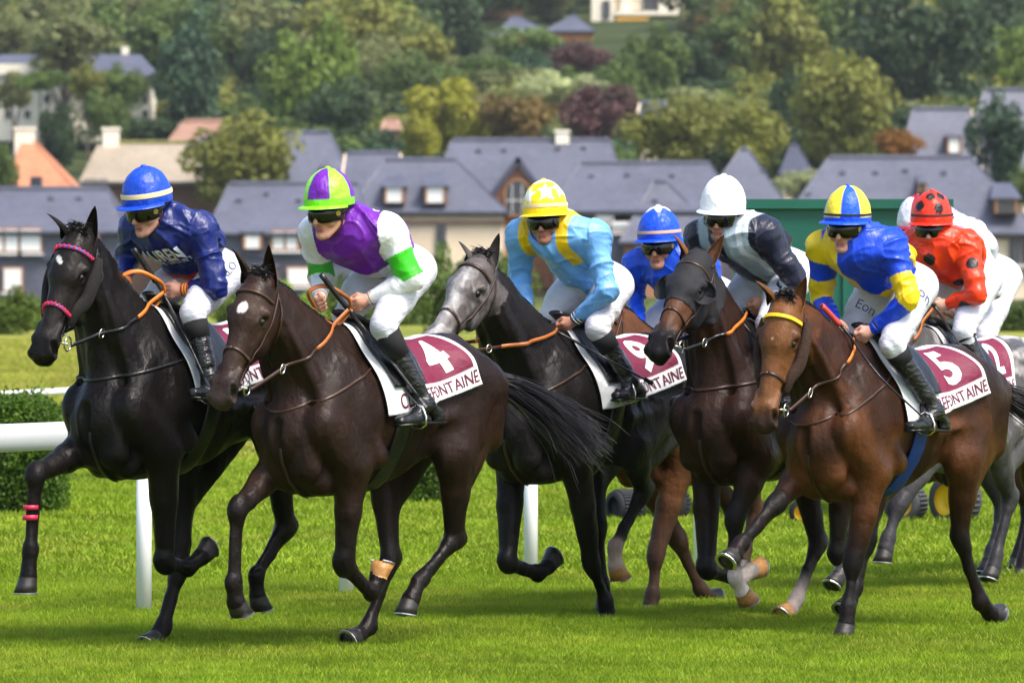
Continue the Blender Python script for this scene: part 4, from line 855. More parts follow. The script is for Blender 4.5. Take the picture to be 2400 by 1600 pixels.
    if c.get('studs'):
        nrm=unit(a+b*.10); u=unit(b-nrm*(b@nrm)); w_=np.cross(nrm,u); sb=MB()
        for k in range(27):
            q=math.radians(-70+140*k/26); p,d=out(H(.13,-.12),u*math.cos(q)+w_*math.sin(q),.008)
            if c['studs']=='beads': sb.lathe([(.0001,.006),(.008,.003),(.008,-.003),(.0001,-.006)],p+a*.008,axis=a,n=6)
            elif k%2==0: sb.tube([p-w_*math.cos(q)*.005+u*math.sin(q)*.005,p+w_*math.cos(q)*.005-u*math.sin(q)*.005],.0115,6)
        sb.build('browband_stud',c['studmat'],bb)
        if c['studs']=='stripe':
            sb=MB(); nrm=unit(a+b*.28); u=unit(b-nrm*(b@nrm)); w_=np.cross(nrm,u)
            for k in range(0,29,2):
                q=math.radians(-80+160*k/28); p,d=out(H(.60,-.085),u*math.cos(q)+w_*math.sin(q),.006); tdir=-u*math.sin(q)+w_*math.cos(q); sb.tube([p-tdir*.005,p+tdir*.005],.0115,6)
            sb.build('noseband_stripe',c['studmat'],nb)
    for s in(1,-1):
        ring=H(.80,-.108,s*.070)
        cp_=strap([H(.02,-.125,s*.08),H(.20,-.12,s*.09),H(.42,-.115,s*.085),H(.62,-.11,s*.07),H(.79,-.10,s*.06)],'cheek_strap',bm,wd=.008)
        strap([H(.04,-.14,s*.09),H(.20,-.19,s*.085),H(.32,-.26,s*.04)],'throat_strap',bm,wd=.006)
        rb=MB(); rp=[ring+l*s*.004+(a*math.cos(q)+b*math.sin(q))*.036 for q in np.linspace(0,2*math.pi,21)]; rb.tube(rp,.0045,6,cap=False)
        rb.tube([ring+l*s*.006+a*.0,H(.80,-.10,0)],.006,6); bit=rb.build('bit_ring',M_chrome,root,smooth=True)
        if c.get('fuzz'):
            fb=MB(); pth=[near(H(t,-.125,s*.1),.018)[0] for t in (.10,.2,.32,.44,.56,.66)]; ns=[near(p,.018)[1] for p in pth]
            pth=crom(pth,5); fb.tube(pth,[.030+.018*math.sin(math.pi*min(1,i/(len(pth)-1)*1.0)) for i in range(len(pth))],10,flat=.6,nrm=l*s)
            f=fb.build('cheek_sheepskin',c['fuzz'],root,smooth=True)
            me=f.data; 
        hand=c.get('hands',{}).get(s)
        if hand is not None:
            st_=ring+l*s*.012-b*.02; e=hand; mid=st_*.62+e*.38+V(0,s*.03,-.012); k2=st_*.42+e*.58+V(0,s*.03,-.012); sp=c.get('reinsplit',.55)
            path=[st_+(e-st_)*q-V(0,0,.03)*math.sin(math.pi*q) for q in np.linspace(0,1,33)]
            for it in range(len(path)):
                pi_=path[it]; hit=bvh.ray_cast(Vector((pi_[0],s*.5,pi_[2])),Vector((0,-s,0)),.62)
                if hit[0] is not None and s*hit[0][1]+.018>s*pi_[1] and 3<it<31 and s*hit[0][1]>-.05: path[it]=V(pi_[0],hit[0][1]+s*.018,pi_[2])
            path=[(path[max(q-1,0)]+path[q]*2+path[min(q+1,32)])/4 for q in range(33)]; cut=int(len(path)*sp)
            nr=unit(np.cross(e-st_,V(0,0,1)))
            MB().tube(path[:cut+1],.011,6,flat=.35,nrm=nr).build('rein',c.get('reinmat',bm),root,smooth=True)
            MB().tube([p+nr*.001 for p in path[cut:]],.0125,6,flat=.3,nrm=nr).build('rein_grip',c.get('gripmat',M_tan),root,smooth=True)
            kr=path[int(len(path)*.33)]; MB().tube([kr+(V(0,0,1)*math.cos(q)+unit(e-st_)*math.sin(q))*.022+V(0,s*.006,0) for q in np.linspace(0,2*math.pi,17)],.003,5,cap=False).build('martingale_ring',M_chrome,root,smooth=True)
    # loose bight of the reins over the hands
    if c.get('bight'):
        hs_=c['hands']; m0=(hs_[1]+hs_[-1])/2; pth=crom([hs_[1],hs_[1]+V(.03,0,.05),m0+V(.06,0,.11),hs_[-1]+V(.05,0,.08),hs_[-1]],6)
        MB().tube(pth,.013,6,flat=.3,nrm=(1,0,.2)).build('rein_loop',c.get('gripmat',M_tan),root,smooth=True)
        pth=crom([hs_[1]+V(-.01,0,-.01),m0+V(-.02,0,-.09),hs_[-1]+V(.0,0,-.02)],6); MB().tube(pth,.012,6,flat=.3,nrm=(1,0,.2)).build('rein_loop',c.get('gripmat',M_tan),root,smooth=True)
    # neck strap of the martingale
    nc=nk*.72+q1*.28; loop(nc+V(0,0,-.02),unit(unit(nc-th)+V(.25,0,-.35)),up_n,0,360,'neck_strap',bm,wd=.010,off=.006,n=60)
    strap([V(.82,0,1.02+lf),V(.78,0,.88+lf),V(.62,0,.78+lf)],'martingale_strap',bm,wd=.012)
    # ---- saddle cloth, saddle, girth
    cen=lambda x:V(x,0,1.22+lf)
    thtab={}; gx=np.linspace(-.50,.46,34); gt=np.linspace(0,math.radians(112),36); Rt={}
    for sd0 in(1,-1):   # cloth spans the hollows: outer hull of the body radius, smoothed
        G=np.array([[np.linalg.norm(out(cen(xx),V(0,sd0*math.sin(tt),math.cos(tt)),0)[0]-cen(xx)) for tt in gt] for xx in gx]); G0=G.copy()
        for _ in range(7):
            Pd=np.pad(G,1,mode='edge'); G=(Pd[:-2,1:-1]+Pd[2:,1:-1]+Pd[1:-1,:-2]+Pd[1:-1,2:]+2*G)/6; G=np.maximum(G,G0-.002)
        for _ in range(3): Pd=np.pad(G,1,mode='edge'); G=(Pd[:-2,1:-1]+Pd[2:,1:-1]+Pd[1:-1,:-2]+Pd[1:-1,2:]+2*G)/6
        Rt[sd0]=G+.003
    def hull(x,th_,sd0,off):
        fx_=min(max((x-gx[0])/(gx[1]-gx[0]),0),len(gx)-1.001); ft=min(max(th_/(gt[1]-gt[0]),0),len(gt)-1.001); i=int(fx_); k=int(ft); u_=fx_-i; v_=ft-k; G=Rt[sd0]
        r_=(G[i,k]*(1-u_)+G[i+1,k]*u_)*(1-v_)+(G[i,k+1]*(1-u_)+G[i+1,k+1]*u_)*v_; d=V(0,sd0*math.sin(th_),math.cos(th_)); return cen(x)+d*(r_+off),d
    def theta_for(x,zb,s):
        key_=(id(zb),s)
        if key_ not in thtab:
            X_=np.linspace(-.48,.44,24); fs_0=np.linspace(1,0,24); T_=[theta_raw(xx,zb,s,ff) for xx,ff in zip(X_,fs_0)]; thtab[key_]=np.polyfit(X_,T_,5)
        return float(np.polyval(thtab[key_],x))
    def theta_raw(x,zb,s,f):
        lo_,hi=0.,math.radians(120)
        for _ in range(11):
            m_=(lo_+hi)/2; p,_d=out(cen(x),V(0,s*math.sin(m_),math.cos(m_)),.012)
            if p[2]>zb(f)+lf: lo_=m_
            else: hi=m_
        return hi
    def drape(name,m,x0,x1,zb,s0,s1,off,nx=34,ns=26,sides=(1,-1),parent=root,cols=None,top=0.0,flare=0.,xt0=None,xt1=None,thick=0,rip=.004):
        """sheet from the spine (s=0) down to height zb(x) at s=1"""
        xt0=x0 if xt0 is None else xt0; xt1=x1 if xt1 is None else xt1
        seq=[(sd_,q) for sd_ in [-1] if -1 in sides for q in np.linspace(s1,s0,ns)]+[(1,q) for q in (np.linspace(s0,s1,ns) if 1 in sides else [])]
        V1=[];C1=[]; thc={}
        for i in range(nx+1):
            f=i/nx
            for (sd_,q) in seq:
                x=(xt0+(xt1-xt0)*f)*(1-q)+(x0+(x1-x0)*f)*q
                th_=q*theta_for(x,zb,sd_)
                p,d=hull(x,th_,sd_,off+flare*q**2+rip*math.sin(f*19+q*5+sd_)*q+rip*.5*math.sin(f*47+q*3)*q); V1.append(p)
                if cols: C1.append(cols(f,q))
        n_=len(seq); F=[(i*n_+k,(i+1)*n_+k,(i+1)*n_+k+1,i*n_+k+1) for i in range(nx) for k in range(n_-1)]
        o=mesh_np(name,V1,np.array(F),m,parent,True,np.array(C1) if cols else None)
        if thick:
            md_=o.modifiers.new('s','SOLIDIFY'); md_.thickness=thick; md_.offset=0
        return o
    cl=c.get('cloth')
    if cl:
        x0,x1=.33,c.get('clothx1',-.43); zb=lambda f:1.17+.16*f**1.6
        wcol=V(.82,.82,.82); mcol=V(.16,.003,.034)
        def ccol(f,q):
            return mcol if (.45<f<.96 and .10<q<.765) else wcol
        clo=drape('number_cloth',mat('cloth_print',attr=True,rough=.62,bump=[(14,.4),(70,.15)],noise=[(7,.08)]),x0,x1,zb,0,1,.014,nx=100,ns=50,cols=ccol,flare=.012,xt0=.37,xt1=-.30,thick=.004)
        def put(txt,size,f0,q0,m,sx=1,sy=1,maxe=.02,bold=.0,name='lettering'):
            for sd_ in(1,):
                v2,f2=text_geo(txt,size,maxe,bold); vv=[]
                for (tx,ty) in v2:
                    f=f0+tx*sx/.80; q=min(q0-ty*sy/.52,1.02)
                    x=(.37-.67*f)*(1-q)+(x0+(x1-x0)*f)*q; th_=q*theta_for(x,zb,sd_)
                    p,d=hull(x,th_,sd_,.0195+.012*q*q+.004*math.sin(f*19+q*5+sd_)*q+.002*math.sin(f*47+q*3)*q); vv.append(p)
                mesh_np(name,vv,f2,m,clo,False)
        put(cl,.32,.73,.47,M_white,sx=.95,sy=1.10,bold=.010,name='number')
        put('CLAIREFONTAINE',.088,.55,.885,M_maroont,sx=.98,sy=1.25,maxe=.012,bold=.0006,name='lettering')
        sa=drape('saddle',M_black,.27,.03,lambda f:1.30+.04*f,0,1,.028,nx=24,ns=20,flare=.012,xt0=.33,xt1=-.02,thick=.012,rip=.002)
        st=MB(); pth=[V(.38,0,0),V(.30,0,.0),V(.16,0,.0),V(.05,0,0),V(-.02,0,0)]
        pp=[]; 
        for p,hh in zip(pth,(.062,.045,.035,.045,.07)):
            q,_=out(cen(p[0]),(0,0,1),hh); pp.append(q)
        st.tube(crom(pp,5),[.045+.035*math.sin(math.pi*i/20) for i in range(21)],10,flat=.35,nrm=(0,0,1)); st.build('seat',M_black,sa,smooth=True)
        gp=[];gn=[]
        for k in range(61):
            q=math.radians(50+260*k/60); x=.20+.05*abs(math.cos(q/2)); p,d=out(cen(.18),V(.10*max(0,-math.cos(q)),math.sin(q),math.cos(q)),.008); gp.append(p); gn.append(d)
        MB().tube(gp,.058,8,flat=.10,nrm=gn).build('girth',c.get('girthmat',M_black),root,smooth=True)
        def stirrup(s,foot):
            top_=out(cen(.22),V(0,s*.75,.66),.045)[0]; MB().tube(crom([top_,top_*.5+foot*.5+V(0,s*.02,0),foot+V(0,0,.10)],6),.011,6,flat=.3,nrm=(0,1,0)).build('stirrup_leather',M_black,root,smooth=True)
            MB().tube([foot+V(0,sx_*.055,sz_) for sx_,sz_ in ((0,.10),(.6,.085),(1,.04),(1,-.0),(.5,-.018),(-.5,-.018),(-1,0),(-1,.04),(-.6,.085),(0,.10))],.006,6,cap=False).build('stirrup_iron',M_chrome,root,smooth=True)
        c['stirrup']=stirrup
    if c.get('hood'):
        hh=(hp[:,0]>-.06)&(hp[:,0]<.56-.10*sm(.02,.09,-hp[:,1]))&(abs(hp[:,2])<.14)&(hp[:,1]>-.30)&(hp[:,0]*1.0+0>-.06)
        hh=(hp[:,0]>-.08)&(hp[:,0]<.47+.9*np.clip(-hp[:,1]-.09,0,.2))&(abs(hp[:,2])<.14)&(hp[:,1]>-.27)
        keep=hh[fs].all(1); ids=np.unique(fs[keep]); rm=np.full(len(vs),-1); rm[ids]=np.arange(len(ids)); hv=vs[ids]+nn[ids]*.005
        hv=hv+nn[ids]*(.0015*vn(hv,40,9))[:,None]
        ho=mesh_np('hood',hv,rm[fs[keep]],M_hood,root,True); 
        for s in(1,-1):
            vs_=[];n=20; ax=unit(b*.80+l*s*.45+a*.25); e1=unit(np.cross(ax,a)); e2=np.cross(ax,e1); cc=H(.31,-.050,s*.100)
            for i in range(8):
                t=.02+i/7*1.45
                for k in range(n+1):
                    q=2*math.pi*k/n; vs_.append(cc+.070*(-ax*math.cos(t)*.75+(e1*math.cos(q)+e2*math.sin(q))*math.sin(t)))
            F=[(i*(n+1)+k,i*(n+1)+k+1,(i+1)*(n+1)+k+1,(i+1)*(n+1)+k) for i in range(7) for k in range(n)]
            ob=mesh_np('blinker_cup',vs_,np.array(F),M_hood,ho,True); mo=ob.modifiers.new('s','SOLIDIFY'); mo.thickness=.004
    return c
# ================================================================== JOCKEYS
M_skin=mat('skin',attr=True,rough=.5,spec=.4,noise=[(60,.06)],bump=[(180,.08)])
M_silk=mat('silk',attr=True,rough=.38,spec=.42,bump=[(9,.30,(1,1,.5)),(24,.18,(1,1,.6))])
M_nylon=mat('breeches_nylon',attr=True,rough=.55,spec=.4,bump=[(10,.3,(1,1,2.5)),(40,.12,(1,1,3))])
M_boot=mat('boot_leather',(.012,.012,.014),rough=.22,spec=.6,bump=[(28,.5,(1,1,2.2)),(60,.25)])
M_sock=mat('black_stretch',(.004,.004,.005),rough=.85)
M_cap=mat('cap_silk',attr=True,rough=.40,spec=.4,bump=[(14,.5),(34,.3)])
M_lens=mat('goggle_lens',(.004,.0035,.003),rough=.10,spec=.45)
M_gframe=mat('goggle_frame',(.008,.008,.008),rough=.4)
M_gold=mat('goggle_badge',(.42,.30,.04),rough=.4)
M_band=mat('cream_elastic',(.75,.62,.36),rough=.7)
M_peach=mat('peach_elastic',(.70,.40,.25),rough=.7)
M_bandk=mat('black_elastic',(.01,.01,.01),rough=.6)
M_lace=mat('white_lettering',(.75,.78,.85),rough=.5)
M_red=mat('red_grip',(.60,.06,.05),rough=.5)
def build_jockey(j):
    fr=j['h']['fr']; h=j['h']; L=lambda p,lat:fr.L(p[0],p[1],lat)
    hd=L(j['head'],j.get('hlat',0)); sL=L(j['sL'],.185); sR=L(j['sR'],-.175) if j.get('sR') else V(sL[0]+.04,-.175,sL[2])
    eL=L(j['eL'],j.get('eLl',.29)); wL=L(j['wL'],j.get('wLl',.10)); hL=L(j['hL'],.06)
    eR=L(j['eR'],-.27) if j.get('eR') else V(eL[0],-.27,eL[2]); wR=L(j['wR'],-.11) if j.get('wR') else V(wL[0],-.11,wL[2]); hR=L(j['hR'],-.065) if j.get('hR') else V(hL[0],-.065,hL[2])
    hip=L(j['hip'],.12); hL_=hip; hR_=V(hip[0],-.12,hip[2]); kL=L(j['kL'],j.get('kl',.24)); aL=L(j['aL'],j.get('al',.35))
    kR=L(j['kR'],-.17) if j.get('kR') else V(kL[0],-.24,kL[2]); aR=V(aL[0],-.35,aL[2]); toe=L(j['toe'],j.get('al',.35)+.01); toR=V(toe[0],-.36,toe[2]); hee=L(j['heel'],j.get('al',.35)-.01); heR=V(hee[0],-.34,hee[2])
    # keep limb lengths human
    def fit(a,b,lo,hi):
        d=np.linalg.norm(b-a); t=min(max(d,lo),hi); return a+(b-a)/d*t
    seat=(hL_+hR_)/2; root=empty('person',fr.W(seat),fr.rz,label=j['label'],cat='jockey',group='jockeys riding in the race'); O=seat
    sc=(sL+sR)/2; pel=seat+V(-.02,0,.02); spn=unit(sc-pel); bk=unit(np.cross(spn,V(0,1,0))); bk=bk if bk[2]>0 else -bk
    S=(0,1,0); mid=(sc*.5+pel*.5)+bk*.045; nb=sc+spn*.05+bk*.02
    # head frame
    yaw=math.radians(j.get('yaw',10)); pit=math.radians(j.get('pitch',12)-9); rl=math.radians(j.get('roll',0))
    f=V(math.cos(yaw)*math.cos(pit),math.sin(yaw)*math.cos(pit),-math.sin(pit)); l=unit(np.cross(V(0,0,1),f)); u=np.cross(f,l); l,u=l*math.cos(rl)+u*math.sin(rl),u*math.cos(rl)-l*math.sin(rl)
    hc=hd; Hh=lambda x,y,z:hc+f*x+l*y+u*z
    sk=j.get('skin',(.52,.25,.17)); skd=tuple(x*.82 for x in sk); lipc=(.42,.13,.11)
    B=Body(); g=lambda *a,**k:B.seg(*a,c0=k.pop('c',sk),**k); vr=random.Random(j['seed']*7); jw=vr.uniform(.82,1.18); nl=vr.uniform(-.004,.006); chn=vr.uniform(-.006,.006)
    g(Hh(0,0,.03),Hh(-.02,0,.03),.092,.092,side=l,w=.84)
    g(Hh(.030,0,-.01),Hh(.048,0,-.080),.064,.040,k=.02,side=l,w=.98)
    for s in(1,-1):
        g(Hh(-.01,s*.056*jw,-.045),Hh(.055,s*.022*jw,-.100+chn),.021,.018,k=.016)
        g(Hh(.070,s*.040,-.030),Hh(.052,s*.049,-.045),.019,.019,k=.012)
        g(Hh(.082,s*.032,.014),Hh(.072,s*.050,.010),.012,.011,k=.014)
        g(Hh(-.012,s*.079,-.004),Hh(-.014,s*.076,-.034),.016,.010,k=.006,side=l,w=.45,c=skd)
        g(Hh(.100,s*.011,-.044),Hh(.096,s*.013,-.046),.0085,.0075,k=.006)
        B.sub(Hh(.102,s*.026,-.000),Hh(.092,s*.034,-.002),.009,k=.012)
    g(Hh(.090,0,.004),Hh(.116+nl,0,-.040),.0085,.0125,k=.008)
    g(Hh(.080,0,-.106+chn),Hh(.074,0,-.108+chn),.016,.018,k=.018,side=l,w=1.25)
    g(Hh(.089,-.016,-.070),Hh(.089,.016,-.070),.0075,.0075,k=.006,c=lipc); g(Hh(.087,-.014,-.080),Hh(.087,.014,-.080),.0078,.0078,k=.005,c=lipc)
    B.sub(Hh(.102,-.018,-.0752),Hh(.102,.018,-.0752),.0040,k=.005)
    g(Hh(-.030,0,-.03),nb,.056,.060,k=.03)
    # torso and limbs under the clothes
    g(nb,sc,.06,.09,k=.05,side=S,w=1.4); g(sc,mid,.095,.088,k=.05,side=S,w=1.35); g(mid,pel,.088,.095,k=.05,side=S,w=1.3)
    hands=[]
    for s,sh,e,w_,ha in((1,sL,eL,wL,hL),(-1,sR,eR,wR,hR)):
        g(sh,e,.045,.036,k=.03); g(e,w_,.036,.025,k=.02)
        fx=unit(ha-e*.5-w_*.5); pal=w_+fx*.045; g(w_,pal,.025,.026,k=.015,c=sk)
        med=unit(V(0,-s,0)-fx*(V(0,-s,0)@fx)); up=np.cross(fx,med)*(1 if np.cross(fx,med)[2]>0 else -1)
        g(w_+fx*.02+up*.010,pal+up*.012+fx*.012,.023,.025,k=.012,side=med,w=.75); g(w_+fx*.02-up*.012,pal-up*.018+fx*.010,.020,.022,k=.012,side=med,w=.75)
        for i,(uo,le) in enumerate(((.032,.92),(.011,1.),(-.010,.95),(-.030,.8))):
            k0=pal+up*uo+fx*.022-med*.006; k1=k0+fx*.030*le+med*.012; k2=k1-fx*.008+med*.026*le; k3=k2-fx*.024*le+med*.004
            g(pal+up*uo*.8,k0,.012,.0115,k=.008); g(k0,k1,.0112,.0100,k=.003,c=sk,); g(k1,k2,.0100,.0092,k=.003,c=skd); g(k2,k3,.0090,.0080,k=.003)
        t0=w_+fx*.025+up*.020+med*.008; t1=t0+up*.022+fx*.022+med*.008; t2=t1+fx*.028+med*.010-up*.004
        g(t0,t1,.016,.012,k=.010); g(t1,t2,.012,.0095,k=.004)
        hands.append((w_,pal,fx,med,up))
    for s,hj,k_,a_,to,he in((1,hL_,kL,aL,toe,hee),(-1,hR_,kR,aR,toR,heR)):
        g(hj,k_,.075,.048,k=.04); g(k_,a_,.046,.03,k=.02); pass
    fh=.0046 if not j.get('far') else .0065; hz=(hd[2]-.17,hd[2]+.0,fh); 
    vs,fs=surface(B,.0072 if not j.get('far') else .009,fx=[(hd[0]-.02,hd[0]+.15,fh),(min(hL[0],hR[0],wL[0])-.03,max(hL[0],hR[0],wL[0])+.09,.0062)],fy=[(-.12,.14,fh)],fz=[hz,(min(hL[2],wL[2])-.06,max(hL[2],wL[2])+.09,.0062)])
    vs=smooth_mesh(vs,fs,1,.25); cols=soft_cols(B,vs,.004)
    hv=(vs-hc)@np.stack([f,l,u],1); isf=(np.linalg.norm(hv,axis=1)<.17)
    if j.get('stubble'): 
        mk=isf*sm(-.055,-.085,hv[:,2])*sm(.0,.03,hv[:,0]); cols=mixc(cols,tuple(x*.45 for x in sk),mk*j['stubble'])
    ck=np.exp(-((hv[:,0]-.075)**2+(abs(hv[:,1])-.045)**2+(hv[:,2]+.04)**2)/.0005); cols=mixc(cols,(.60,.20,.14),ck*.35*isf)
    for s in(1,-1):
        dn=np.linalg.norm(hv-V(.103,s*.0085,-.0535),axis=1); cols=mixc(cols,(.10,.03,.02),1-sm(.003,.0065,dn))
    ml=isf*(abs(hv[:,1])<.022)*np.exp(-((hv[:,2]+.0752)/.0018)**2)*(hv[:,0]>.08); cols=mixc(cols,(.10,.025,.02),np.clip(ml,0,1)*.9)
    body=mesh_np('body',vs-O,fs,M_skin,root,True,cols)
    # eyes and eyebrows behind the goggles
    for s in(1,-1):
        MB().lathe([(.0001,.011)]+[(.011*math.sin(t),.011*math.cos(t)) for t in np.linspace(.3,2.8,6)]+[(.0001,-.011)],Hh(.082,s*.031,-.002)-O,axis=f,n=10).build('eye',M_white,body,smooth=True)
        MB().tube([Hh(.0905,s*.014,.020)-O,Hh(.0915,s*.030,.024)-O,Hh(.078,s*.050,.020)-O],.004,5).build('eyebrow',M_hair,body,smooth=True)
    # hair at the nape and sideburns under the helmet
    hb=MB(); rr=random.Random(j['seed'])
    for k in range(140):
        q=math.radians(rr.uniform(75,285)); p=Hh(.088*math.cos(q)-.012,.078*math.sin(q),rr.uniform(-.02,.01)); hb.tube([p-O,p-O-u*rr.uniform(.012,.03)+(p-hc)*.03],[.004,.001],3,cap=False)
    hb.build('hair',mat('hair_dark',(.03,.017,.01),rough=.5),body)
    # ---- silks
    C=Body()
    def cs(name,*a,**k): q=C.seg(*a,c0=(1,1,1),**k); q.tag=name; return q
    cs('collar',nb+spn*.035,nb-spn*.03,.066,.085,k=.02); cs('torso',nb,sc,.085,.115,k=.05,side=S,w=1.55); cs('torso',sc,mid,.122,.128,k=.05,side=S,w=1.55); cs('torso',mid,pel+spn*.10,.128,.118,k=.05,side=S,w=1.30)
    cs('torso',sc-bk*.045,mid-bk*.075,.105,.10,k=.05,side=S,w=1.3); cs('torso',mid-bk*.075,pel+spn*.16-bk*.04,.10,.09,k=.05,side=S,w=1.3)
    for s,sh in((1,sL),(-1,sR)): cs('torso',nb+V(0,s*.03,0),sh-spn*.02,.070,.074,k=.06)
    for s,sh,e,w_ in((1,sL,eL,wL),(-1,sR,eR,wR)):
        cs('up'+('L' if s>0 else 'R'),sh,e,.069,.060,k=.06); cs('fo'+('L' if s>0 else 'R'),e,w_-unit(w_-e)*.010,.056,.034,k=.02)
    vs,fs=surface(C,.0066 if not j.get('far') else .010); nn=vnormals(vs,fs); bi,bt=nearest(C,vs); tg=np.array([q.tag for q in C.p])[bi]
    for s_,sh_,tn in((1,sL,'upL'),(-1,sR,'upR')):
        m_=((tg=='torso')&(np.linalg.norm(vs-(sh_+V(0,s_*.015,-.01)),axis=1)<.100)&(vs[:,1]*s_>.10)); tg[m_]=tn; bt[m_]=0
        m_=(tg==tn)&(vs[:,1]*s_<.09); tg[m_]='torso'
    q=vs-sc; ts=-(q@spn)/np.linalg.norm(sc-pel); lat=vs[:,1]; dors=(vs-sc)@bk
    # folds: along-sleeve creases at elbow and armpit, cross folds on the chest and waist
    amp=np.where(np.char.startswith(tg.astype(str),'torso'),.0105,.0070)
    fr_=np.stack([(vs-sc)@spn*.45,(vs-sc)@bk,vs[:,1]*1.1],1)
    arm_=~np.char.startswith(tg.astype(str),'torso'); ax1=unit(eL-sL); qv=vs.copy(); sA=(vs-sL)@ax1; fr_[arm_]=np.stack([sA*1.5,(vs@np.cross(ax1,V(0,1,0)))*.55,vs[:,1]*.6],1)[arm_]
    fold=np.clip(1-abs(vn(fr_,11,j['seed'],warp=.8,oct=4)),0,1)**3*2.0-.6+.8*np.clip(1-abs(vn(fr_,23,j['seed']+3,warp=.9,oct=4)),0,1)**3
    el=np.minimum(np.linalg.norm(vs-eL,axis=1),np.linalg.norm(vs-eR,axis=1)); fine=(1-abs(vn(vs,26,j['seed']+1,warp=1.2,oct=4)))**2-.3
    wv=np.minimum(np.linalg.norm(vs-wL,axis=1),np.linalg.norm(vs-wR,axis=1))
    flut=sm(.5,1.1,ts)*np.char.startswith(tg.astype(str),'torso')
    vs2=vs+nn*((amp*fold*(1-.8*(tg=='collar'))+.0050*fine*(np.exp(-el/.09)+.35)+.007*flut*np.sin(lat*40+ts*7))*sm(.0,.10,wv))[:,None]
    cols=j['silk'](dict(tag=tg,t=bt,ts=ts,lat=lat,dors=dors,v=vs,seed=j['seed'],n=len(vs)))
    silks=mesh_np('silks',vs2-O,fs,M_silk,root,True,cols)
    bvh=BVHTree.FromPolygons(vs2.tolist(),fs.tolist())
    def on(p,d,off=.004):
        hit=bvh.ray_cast(Vector([float(x) for x in p]),Vector([float(x) for x in unit(d)])); 
        return None if hit[0] is None else V(*hit[0])-unit(d)*off
    def chest_text(txt,size,ts0,l0,mt,ex=1.,sy=1.,bold=0.,rot=0,name='lettering'):
        v2,f2=text_geo(txt,size,.012,bold); vv=[]; dirx=unit(-bk-spn*.0+V(.35,0,0)); cx=V(0,1,0)
        up_=unit(spn)  # toward the neck
        for tx,ty in v2:
            x_=tx*math.cos(rot)-ty*math.sin(rot); y_=tx*math.sin(rot)+ty*math.cos(rot)
            p=sc-spn*(ts0*np.linalg.norm(sc-pel))+V(0,l0+x_*ex,0)+up_*y_*sy; dd_=unit(-bk+spn*.25); r_=on(p,dd_,-.007); vv.append((r_ if r_ is not None else p-bk*.15)-O)
        mesh_np(name,vv,f2,mt,silks,False)
    if j.get('text'): 
        for t_ in j['text']: chest_text(**t_)
    if j.get('buttons'):
        for i in range(3):
            r_=on(sc-spn*(.05+.10*i),-bk,-.002)
            if r_ is not None: MB().lathe([(.011,0),(.011,.003),(.0001,.005)],r_-O,axis=-bk,n=12).build('button',M_cuff,silks)
    # cuffs
    for s,(w_,pal,fx,med,up) in zip((1,-1),hands):
        cc=j.get('cuff')
        if cc:
            e=eL if s>0 else eR; ax=unit(w_-e); off=-.045
            for (wd,m_) in cc:
                MB().tube([w_+ax*off-O,w_+ax*(off+wd)-O],[.040-.08*(off+.045),.040-.08*(off+wd+.045)],16).build('cuff',m_,silks,smooth=True); off+=wd
    # ---- breeches
    C=Body(); cs('pelvis',pel+V(-.01,.06,0),pel+V(-.01,-.06,0),.118,.118,k=.04); cs('pelvis',pel,pel+spn*.14,.125,.11,k=.04,side=S,w=1.25)
    for s,hj,k_,a_ in((1,hL_,kL,aL),(-1,hR_,kR,aR)):
        cs('thigh',hj+V(-.03,s*.01,0),hj*.5+k_*.5,.112,.092,k=.04); cs('thigh',hj*.5+k_*.5,k_,.092,.066,k=.03); cs('knee',k_,k_+(a_-k_)*.16,.064,.056,k=.02)
    vs,fs=surface(C,.0088 if not j.get('far') else .011); nn=vnormals(vs,fs); tk=np.minimum(np.linalg.norm(vs-kL,axis=1),np.linalg.norm(vs-kR,axis=1))
    ax_=unit(kL-hL_); s1=(vs-hL_)@ax_; wr=np.sin(s1*95+2.2*vn(vs,9,j['seed']+4))*(.4+.6*sm(-.2,.5,vn(vs,7,j['seed']+6)))
    vs=vs+nn*(.0034*wr*sm(.34,.05,tk)+.0042*((1-abs(vn(vs*V(1,.6,1),10,j['seed']+5,warp=.8)))**2-.3))[:,None]
    bc=V(*j.get('breech',(.62,.62,.69))); cols=np.ones((len(vs),3))*bc
    br=mesh_np('breeches',vs-O,fs,M_nylon,root,True,cols); bb=BVHTree.FromPolygons(vs.tolist(),fs.tolist())
    for (txt,size,along,side_l,ex,flip) in j.get('btext',[]):
        v2,f2=text_geo(txt,size,.01); axx=unit(kL-hL_) if side_l>0 else unit(kR-hR_); c0=(hL_ if side_l>0 else hR_)+axx*along; dn=unit(V(.35,1,.2)) if side_l>0 else unit(V(.75,.62,.1)); dn=unit(dn-axx*(dn@axx)); uu=np.cross(dn,axx); uu=uu if uu[2]>0 else -uu; vv=[]
        if flip: rt,upv=-uu,axx
        else: rt,upv=-axx,uu
        if np.cross(rt,upv)@dn<0: upv=-upv
        for tx,ty in v2:
            p=c0+rt*tx*ex+upv*ty; hit=bb.ray_cast(Vector(p+dn*.4),Vector(-dn)); vv.append((V(*hit[0])+dn*.003 if hit[0] is not None else p+dn*.1)-O)
        mesh_np('lettering',vv,f2,mat('grey_print',(.10,.11,.20),rough=.7),br,False)
